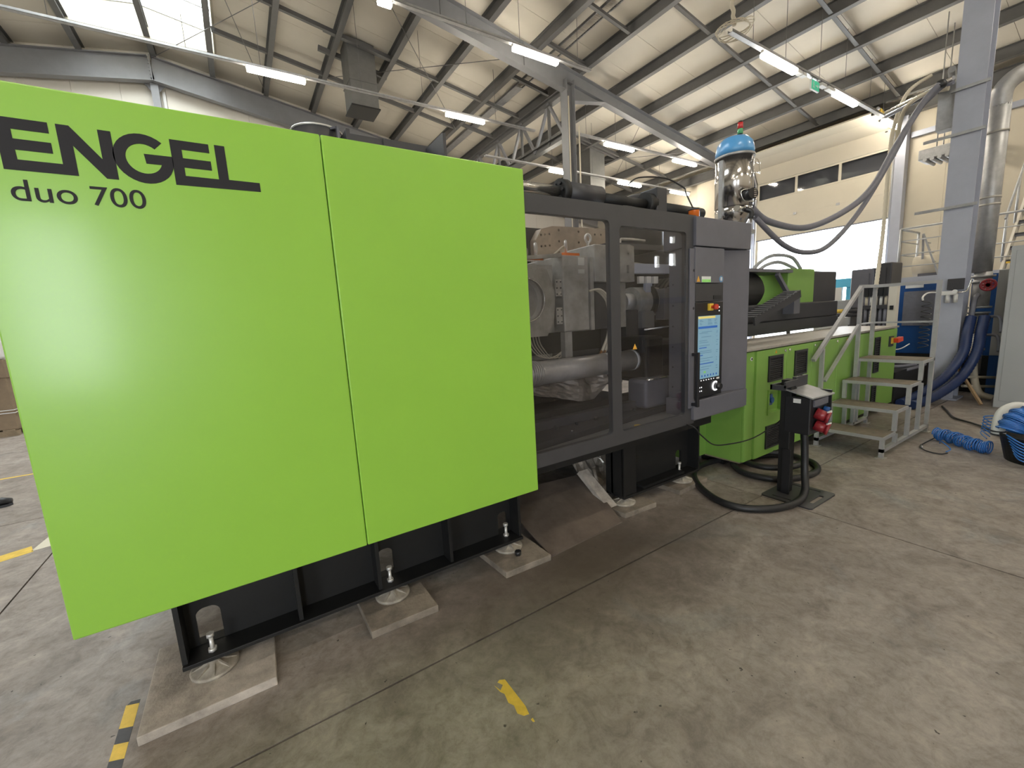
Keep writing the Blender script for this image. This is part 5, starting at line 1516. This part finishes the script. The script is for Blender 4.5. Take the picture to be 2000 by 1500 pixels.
MB().box(14.3, 14.39, 5.10, 5.28, 1.56, 1.95).build('white_case', 'white_plastic', cy)
bm_ = thing('yellow_barrier', 'low row of dark pipes with yellow bands beyond the cabinets', 'pipe rack', (10.2, 4.2, 0))
for z in (1.30, 1.38):
    MB().cyl((10.0, 3.2, z), (10.6, 5.0, z), 0.035, 10).build('pipe', 'anthracite_dark', bm_)
MB().cyl((10.12, 3.55, 1.38), (10.2, 3.8, 1.38), 0.04, 10).build('band', 'tape_yellow', bm_)
for p in ((10.1, 3.5), (10.5, 4.7)):
    MB().box(p[0], p[0] + 0.06, p[1], p[1] + 0.06, 0, 1.30).build('stand', 'anthracite_dark', bm_)

# mezzanine with railing
mz = thing('mezzanine_platform', 'grey steel mezzanine deck with railing beside the gate', 'mezzanine', (13.6, 0, 0))
MB().box(13.0, 15.5, -7.5, 3.62, 1.86, 2.03).build('deck', 'beam_haze', mz)
for y in (3.5, 0.0, -3.5, -7.0):
    MB().box(13.05, 13.2, y - 0.08, y + 0.08, 0, 1.86).build('leg', 'beam_haze', mz)
for y in (3.58, 2.5, 1.4, 0.3, -0.8):
    MB().cyl((13.05, y, 2.03), (13.05, y, 3.12), 0.025, 8).build('rail_post', 'galv', mz)
for z, r in ((3.12, 0.024), (2.85, 0.012), (2.55, 0.012), (2.28, 0.012)):
    MB().cyl((13.05, 3.58, z), (13.05, -2, z), r, 8).build('rail_bar', 'galv', mz)
for z, r in ((3.12, 0.024), (2.85, 0.012), (2.55, 0.012)):
    MB().cyl((13.05, 3.58, z), (14.3, 3.58, z), r, 8).build('rail_bar', 'galv', mz)
MB().cyl((14.3, 3.58, 2.03), (14.3, 3.58, 3.12), 0.025, 8).build('rail_post', 'galv', mz)
ms = thing('mezzanine_stair', 'cream sided steel stair with dark treads beyond the riser pipe', 'stair', (14.5, 1.2, 2.03))
for y in (2.02, 1.0):
    MB().prism([(13.30, 2.03), (13.62, 2.03), (16.6, 5.12), (16.3, 5.12)], y - 0.02, y + 0.02).build('stringer', 'wall_pale', ms)
for k in range(11):
    MB().box(13.50 + 0.27 * k, 13.78 + 0.27 * k, 1.03, 1.99, 2.20 + 0.28 * k, 2.235 + 0.28 * k).build('tread', 'anthracite_dark', ms)
    MB().box(13.50 + 0.27 * k, 13.52 + 0.27 * k, 1.03, 1.99, 2.16 + 0.28 * k, 2.20 + 0.28 * k).build('nosing', 'tape_yellow' if k == 0 else 'anthracite', ms)
for k in range(4):
    MB().cyl((13.5 + 0.8 * k, 2.05, 2.2 + 0.83 * k), (13.5 + 0.8 * k, 2.05, 3.15 + 0.83 * k), 0.02, 6).build('rail_post', 'galv', ms)
MB().cyl((13.4, 2.05, 3.05), (16.4, 2.05, 6.16), 0.02, 8).build('hand_rail', 'galv', ms)
ml_ = thing('mezzanine_ladder', 'folding grey ladder standing on the mezzanine deck', 'ladder', (13.6, 3.2, 2.03))
MB().bar((13.5, 3.30, 3.0), (13.5, 2.98, 2.03), 0.05, 0.03).build('rail', 'galv', ml_)
MB().bar((13.5, 3.30, 3.0), (13.9, 3.36, 2.03), 0.04, 0.03).build('rail', 'galv', ml_)
for k in range(3):
    MB().cyl((13.5, 3.24 - 0.07 * k, 2.8 - 0.22 * k), (13.8, 3.24 - 0.07 * k, 2.8 - 0.22 * k), 0.015, 6).build('rung', 'galv', ml_)
tk = thing('compressed_air_tank', 'horizontal cream tank lying on the mezzanine deck', 'tank', (14.2, 3.2, 2.03))
MB().cyl((13.9, 3.5, 2.30), (13.9, 2.95, 2.30), 0.24, 24).build('shell', 'wall_beige', tk)
MB().box(13.75, 14.05, 3.05, 3.4, 2.03, 2.12).build('saddle', 'anthracite', tk)
# heater and ducts near the wall
hu = thing('wall_heater', 'finned grey heater hanging between the column and the gate', 'heater', (15.5, 4.0, 4.9))
MB().box(14.6, 15.3, 3.2, 3.8, 4.88, 5.12).build('casing', 'galv', hu, bevel=0.02)
for k in range(4):
    MB().cyl((14.58, 3.28 + 0.13 * k, 4.86), (15.3, 3.28 + 0.13 * k, 4.86), 0.04, 10).build('fin_tube', 'galv', hu)
for x in (14.7, 15.2):
    MB().cyl((x, 3.5, 5.12), (x, 3.5, zp(x) + PD), 0.012, 6).build('hanger', 'galv', hu)
wp = thing('overhead_pipe_run', 'bundle of grey pipes running overhead from the column to the gate wall', 'pipes', (12, 3, 5))
for k, (z, r, m_) in enumerate(((4.62, 0.03, 'chrome'), (4.56, 0.025, 'hose_grey'))):
    MB().cyl((8.95, 2.02, z), (9.4, 2.9, z - 0.02), r, 10).build('pipe', m_, wp)
for k in range(3):
    MB().cyl((9.4, 1.95 + 0.1 * k, 4.66 + 0.12 * k), (17.9, 3.6 + 0.12 * k, 5.55 + 0.2 * k), 0.045, 10).build('pipe', 'galv', wp)
MB().lathe([(0.05, 0), (0.075, 0.03), (0.05, 0.1)], (8.83, 2.12, 4.50), 14).build('pipe_end', 'black_plastic', wp)
MB().box(9.1, 9.3, 2.02, 2.2, 4.0, 4.6).build('junction_box', 'galv', wp)

# ================================================================== lights and cable trays
def cable_tray(x0, x1, y, z, label, wires):
    t = thing('cable_tray', label, 'cable tray', ((x0 + x1) / 2, y, z))
    MB().box(x0, x1, y - 0.05, y + 0.05, z + 0.10, z + 0.106).build('tray_floor', 'galv', t)
    MB().box(x0, x1, y - 0.05, y - 0.045, z + 0.10, z + 0.15).build('tray_side', 'galv', t)
    MB().box(x0, x1, y + 0.045, y + 0.05, z + 0.10, z + 0.15).build('tray_side', 'galv', t)
    for x in wires:
        MB().cyl((x, y, z + 0.15), (x, y, zp(x) + PD), 0.006, 5).build('hanger_wire', 'wire', t)


def lamp(x0, x1, y, z, label):
    t = thing('fluorescent_lamp', label, 'lamp', ((x0 + x1) / 2, y, z), 'fluorescent lamps under the cable trays')
    MB().box(x0, x1, y - 0.03, y + 0.03, z + 0.055, z + 0.099).build('housing', 'lamp_body', t, bevel=0.004)
    MB().box(x0 + 0.015, x1 - 0.015, y - 0.058, y + 0.058, z - 0.025, z + 0.06).build('diffuser', 'lamp_glow', t, bevel=0.02)
    return t


cable_tray(-9, 9.1, 12.12, 7.6, 'long thin cable tray crossing above the green cover', (-2.3, -0.2, 1.2, 3.5, 5.2, 7.6))
lamp(0.89, 2.15, 12.12, 7.6, 'lit lamp above the lettering, left of the grey roof duct')
lamp(5.87, 7.18, 12.12, 7.6, 'lit lamp right of the grey roof duct above the green cover')
lamp(-6.2, -4.9, 12.12, 7.6, 'lit lamp beyond the left edge of the view')
cable_tray(3.0, 8.62, 8.95, 7.8, 'cable tray ending at the distant column', (3.3, 5.0, 6.4, 8.2))
lamp(6.18, 7.53, 8.95, 7.8, 'lit lamp hanging just left of the distant column top')
lamp(3.05, 3.35, 8.95, 7.8, 'short lamp end cut by the top edge of the view')
cable_tray(8.5, 17.5, 5.06, 6.6, 'cable tray running to the gate, carrying the exit sign', (9.3, 10.6, 12.2, 13.6, 15.2, 16.2))
lamp(9.65, 11.05, 5.06, 6.6, 'large lit lamp left of the green exit sign')
lamp(13.0, 14.32, 5.06, 6.6, 'lit lamp just right of the green exit sign')
lamp(16.25, 17.4, 5.06, 6.6, 'small lit lamp nearest the gate top')
cable_tray(9.3, 17.6, 10.52, 7.0, 'cable tray starting at the conduit on the distant column', (9.9, 11.2, 12.9, 14.4, 16.2))
lamp(10.69, 12.07, 10.52, 7.0, 'lit lamp right of the distant column')
lamp(14.18, 15.56, 10.52, 7.0, 'lit lamp left of the blue hopper cap')
cable_tray(7.2, 17.7, 12.25, 6.6, 'lowest distant cable tray behind the column', (9.9, 11.8, 13.6, 15.6))
lamp(9.75, 10.55, 12.25, 6.6, 'distant lamp seen just left of the column')
lamp(13.15, 14.45, 12.25, 6.6, 'distant lamp above the hydraulic cylinder')
lamp(16.35, 17.6, 12.25, 6.6, 'distant lamp above the cylinder flange')
lamp(7.3, 8.2, 16.0, 6.9, 'small far lamp seen through the gate beside the green edge')
# unseen lamp rows behind the viewer, added to even out the light
for y in (-0.5, -5.0):
    for x in (-9.0, -3.0, 3.0, 9.0, 14.0):
        t = lamp(x, x + 1.5, y, 7.4, 'unseen lamp added behind the viewer for even light')
        t['group'] = 'added fill lamps behind the viewer'
for x, w in ((11.06, 0.22), (11.32, 0.16), (12.25, 0.25), (12.6, 0.35)):
    tag(MB().box(x, x + w, 5.06 - 0.05, 5.06 + 0.05, 6.62, 6.69).build('ballast_box', 'lamp_body', origin=(x, 5.06, 6.62)), {11.06: 'white ballast box touching the large lamp end', 11.32: 'short white ballast box between lamp and exit sign', 12.25: 'white ballast box right of the exit sign', 12.6: 'longer white ballast box before the second lamp'}[x], 'ballast')
ex = thing('exit_sign', 'small hanging green exit sign with running figure and arrow', 'exit sign', (11.97, 5.06, 6.45))
MB().box(11.78, 12.17, 5.04, 5.08, 6.45, 6.66).build('box', 'lamp_body', ex, bevel=0.004)
MB().box(11.79, 12.16, 5.034, 5.04, 6.46, 6.65).build('face', 'sign_green', ex)
for x in (11.85, 12.10):
    MB().cyl((x, 5.06, 6.66), (x, 5.06, 6.704), 0.008, 6).build('stem', 'galv', ex)
fig = MB()
yf_ = 5.0325
fig.cyl((11.88, yf_, 6.615), (11.88, yf_ + 0.0012, 6.615), 0.016, 10)
fig.bar((11.875, yf_, 6.60), (11.885, yf_, 6.545), 0.03, 0.0015, (0, 1, 0))
fig.bar((11.885, yf_, 6.545), (11.85, yf_, 6.485), 0.018, 0.0015, (0, 1, 0))
fig.bar((11.885, yf_, 6.545), (11.925, yf_, 6.49), 0.018, 0.0015, (0, 1, 0))
fig.bar((11.98, yf_, 6.555), (12.07, yf_, 6.555), 0.02, 0.0015, (0, 1, 0))
fig.prism([(12.06, 6.60), (12.06, 6.51), (12.12, 6.555)], yf_ - 0.0006, yf_ + 0.0008)
fig.build('pictogram', 'white_print', ex)
# cable coil and drop at the tray end
cc = thing('cable_coil', 'coil of beige cable hanging at the start of the gate tray', 'cable', (8.6, 4.95, 6.7))
for k in range(5):
    r = 0.26 + 0.02 * k
    MB().tube([(8.62 + r * math.cos(R_(a)) * 0.9, 5.05 + r * math.sin(R_(a)), 6.78 + 0.05 * math.sin(R_(a) * 2 + k)) for a in range(0, 360, 20)], 0.008, 6, closed=True).build('turn', 'cream_tube', cc)
rp = []
for i in range(60):
    t_ = i / 59
    rp.append((8.45 - 0.35 * t_ + 0.01 * math.sin(i * 1.3), 4.95 + 0.1 * t_ + 0.01 * math.cos(i * 1.3), 6.75 + 1.95 * t_))
MB().tube(rp, 0.035, 8).build('drop_cable', 'cream_tube', cc)
# perforated tray along the purlins
pt = thing('perforated_tray', 'dark perforated cable tray running along the purlins', 'cable tray', (8.57, 8, 8.9))
MB().holed([(8.42, -2), (8.72, -2), (8.72, 18.2), (8.42, 18.2)], [[(8.45, y), (8.69, y), (8.69, y + 0.05), (8.45, y + 0.05)] for y in [5.0 + 0.12 * k for k in range(60)]], zp(8.57) + 0.185, zp(8.57) + 0.191, 'xy').build('tray_floor', 'galv', pt)
for x in (8.42, 8.715):
    MB().box(x, x + 0.005, -2, 18.2, zp(8.57) + 0.185, zp(8.57) + 0.25).build('tray_side', 'beam_grey', pt)


# roof ducts
def duct(x, y, zt, h, w, d, label):
    t = thing('roof_duct', label, 'duct', (x, y, zt - h))
    MB().box(x - w / 2, x + w / 2, y - d / 2, y + d / 2, zt - h, zt).build('shaft', 'galv_dark', t)
    MB().box(x - w / 2 - 0.02, x + w / 2 + 0.02, y - d / 2 - 0.02, y + d / 2 + 0.02, zt - h * 0.62, zt - h * 0.60).build('joint_rim', 'galv_dark', t)
    MB().box(x - w / 2 - 0.03, x + w / 2 + 0.03, y - d / 2 - 0.03, y + d / 2 + 0.03, zt - h - 0.02, zt - h + 0.02).build('outlet_rim', 'black_paint', t)
    for s in (-1, 1):
        MB().bar((x - 1.0, y + s * (d / 2 + 0.08), zp(x) + 0.1 + 0.168), (x + 1.0, y + s * (d / 2 + 0.08), zp(x) + 0.1 - 0.168), 0.08, 0.14).build('support_beam', 'beam_grey', t)
    return t


mat('galv_dark', (0.17, 0.168, 0.16, 1), 0.45, 0.4, var=0.12, scale=4)
duct(4.0, 13.95, zp(4.0) + 0.3, 1.80, 0.78, 0.78, 'grey square roof duct hanging above the green cover')
duct(13.0, 13.6, zp(13.0) + 0.3, 2.1, 0.8, 0.8, 'distant pale roof duct just right of the column')
MATS['galv_dark'].node_tree.nodes['Principled BSDF'].inputs['Roughness'].default_value = 0.45

# ================================================================== floor tape, left-edge items
def tape(poly, m, label, cat='tape'):
    cx_ = sum(p[0] for p in poly) / len(poly)
    cy_ = sum(p[1] for p in poly) / len(poly)
    return tag(MB().prism(poly, 0.0, 0.0012, 'xy').build('floor_tape', m, origin=(cx_, cy_, 0)), label, cat)


tape([(0.742, 1.462), (0.752, 1.425), (0.775, 1.443), (0.762, 1.468), (0.775, 1.474), (0.797, 1.462), (0.798, 1.30), (0.790, 1.262), (0.768, 1.268), (0.752, 1.292), (0.760, 1.33), (0.748, 1.355), (0.757, 1.40), (0.747, 1.42)], 'tape_yellow', 'torn strip of yellow tape on the open floor')
tape([(0.782, 1.238), (0.792, 1.240), (0.79, 1.222), (0.783, 1.225)], 'tape_yellow', 'tiny scrap of yellow tape below the torn strip')
ht = thing('hazard_tape', 'black and yellow hazard tape beside the large concrete pad', 'tape', (-0.62, 2.1, 0))
yv = [2.338, 2.205, 2.125, 2.045, 1.965, 1.885, 1.80, 1.70, 1.6]
for k in range(len(yv) - 1):
    sh = 0.018
    MB().prism([(-0.640, yv[k]), (-0.592, yv[k] - sh), (-0.592, yv[k + 1] - sh), (-0.640, yv[k + 1])], 0.0, 0.0012, 'xy').build('tape_band', 'tape_yellow' if k % 2 == 0 else 'tape_black', ht)
MB().prism([(-0.625, 2.352), (-0.592, 2.345), (-0.592, 2.322), (-0.637, 2.338)], 0.0, 0.0010, 'xy').build('tape_band', 'tape_black', ht)
tape([(-2.6, 4.42), (-1.64, 4.80), (-1.59, 4.66), (-2.6, 4.28)], 'tape_yellow', 'yellow floor marking stripe at the left edge')
tape([(-1.61, 4.68), (-1.58, 4.95), (-1.36, 4.98), (-1.38, 4.72)], 'tape_cream', 'pale triangular floor patch beside the yellow stripe')
tape([(-6, 7.50), (-2.35, 7.56), (-2.35, 7.61), (-6, 7.55)], 'tape_yellow', 'thin faded yellow line further back at the left edge')
pl = thing('wooden_pallet', 'wooden pallet under the brown cardboard box at the left edge', 'pallet', (-4.2, 11.5, 0))
for k in range(3):
    MB().box(-4.85, -3.62, 11.15 + 0.33 * k, 11.25 + 0.33 * k, 0.02, 0.10).build('stringer', 'pallet_wood', pl)
for k in range(6):
    MB().box(-4.85 + 0.21 * k, -4.70 + 0.21 * k, 11.12, 11.95, 0.10, 0.125).build('deck_board', 'pallet_wood', pl)
for k in range(3):
    MB().box(-4.85, -3.62, 11.15 + 0.33 * k, 11.25 + 0.33 * k, 0.0, 0.02).build('bottom_board', 'pallet_wood', pl)
bx = thing('cardboard_box', 'large brown cardboard box strapped with white film on a pallet', 'box', (-4.2, 11.5, 0.125))
MB().box(-4.82, -3.61, 11.13, 11.93, 0.125, 1.06).build('body', 'cardboard', bx, bevel=0.01)
MB().box(-4.83, -3.60, 11.12, 11.94, 1.06, 1.38).build('lid', 'cardboard', bx, bevel=0.006)
for z in (0.42, 0.47):
    MB().box(-4.832, -3.598, 11.118, 11.942, z, z + 0.012).build('strap', 'film_white', bx)
fw = thing('wrapped_goods', 'white film wrapped goods stacked on the cardboard box', 'package', (-4.2, 11.5, 1.38))
MB().box(-4.8, -3.62, 11.15, 11.9, 1.38, 1.75).build('bundle', 'film_white', fw, bevel=0.05)
MB().box(-4.81, -3.61, 11.3, 11.34, 1.375, 1.755).build('strap', 'white_plastic', fw)

# shoe of someone standing just outside the left edge
sh = thing('work_shoe', 'tip of a black work shoe on the floor at the left edge', 'shoe', (-2.36, 6.25, 0))
sv = MB()
rings = []
n = 14
for t, w, h in ((0.0, 0.03, 0.05), (0.06, 0.043, 0.075), (0.14, 0.047, 0.075), (0.2, 0.04, 0.10), (0.25, 0.038, 0.12), (0.28, 0.03, 0.11)):
    rings.append([(-2.19 - t * 1.0, 6.245 - t * 0.12 + w * math.cos(2 * math.pi * i / n), 0.022 + h * 0.5 + h * 0.5 * math.sin(2 * math.pi * i / n)) for i in range(n)])
vs = [p for r in rings for p in r]
fs = []
for j in range(len(rings) - 1):
    for i in range(n):
        fs.append((j * n + i, j * n + (i + 1) % n, (j + 1) * n + (i + 1) % n, (j + 1) * n + i))
fs += [tuple(range(n)), tuple(range((len(rings) - 1) * n, len(rings) * n))]
sv.add(vs, fs, True).build('upper', 'skin_black', sh)
MB().prism([(-2.185, 6.245), (-2.22, 6.285), (-2.34, 6.275), (-2.47, 6.255), (-2.48, 6.19), (-2.35, 6.18), (-2.22, 6.195)], 0.0, 0.025, 'xy').build('sole', 'rubber', sh)
for k in range(3):
    MB().bar((-2.30 - 0.035 * k, 6.21, 0.095 + 0.008 * k), (-2.30 - 0.035 * k, 6.255, 0.095 + 0.008 * k), 0.008, 0.006).build('lace', 'hose_grey', sh)
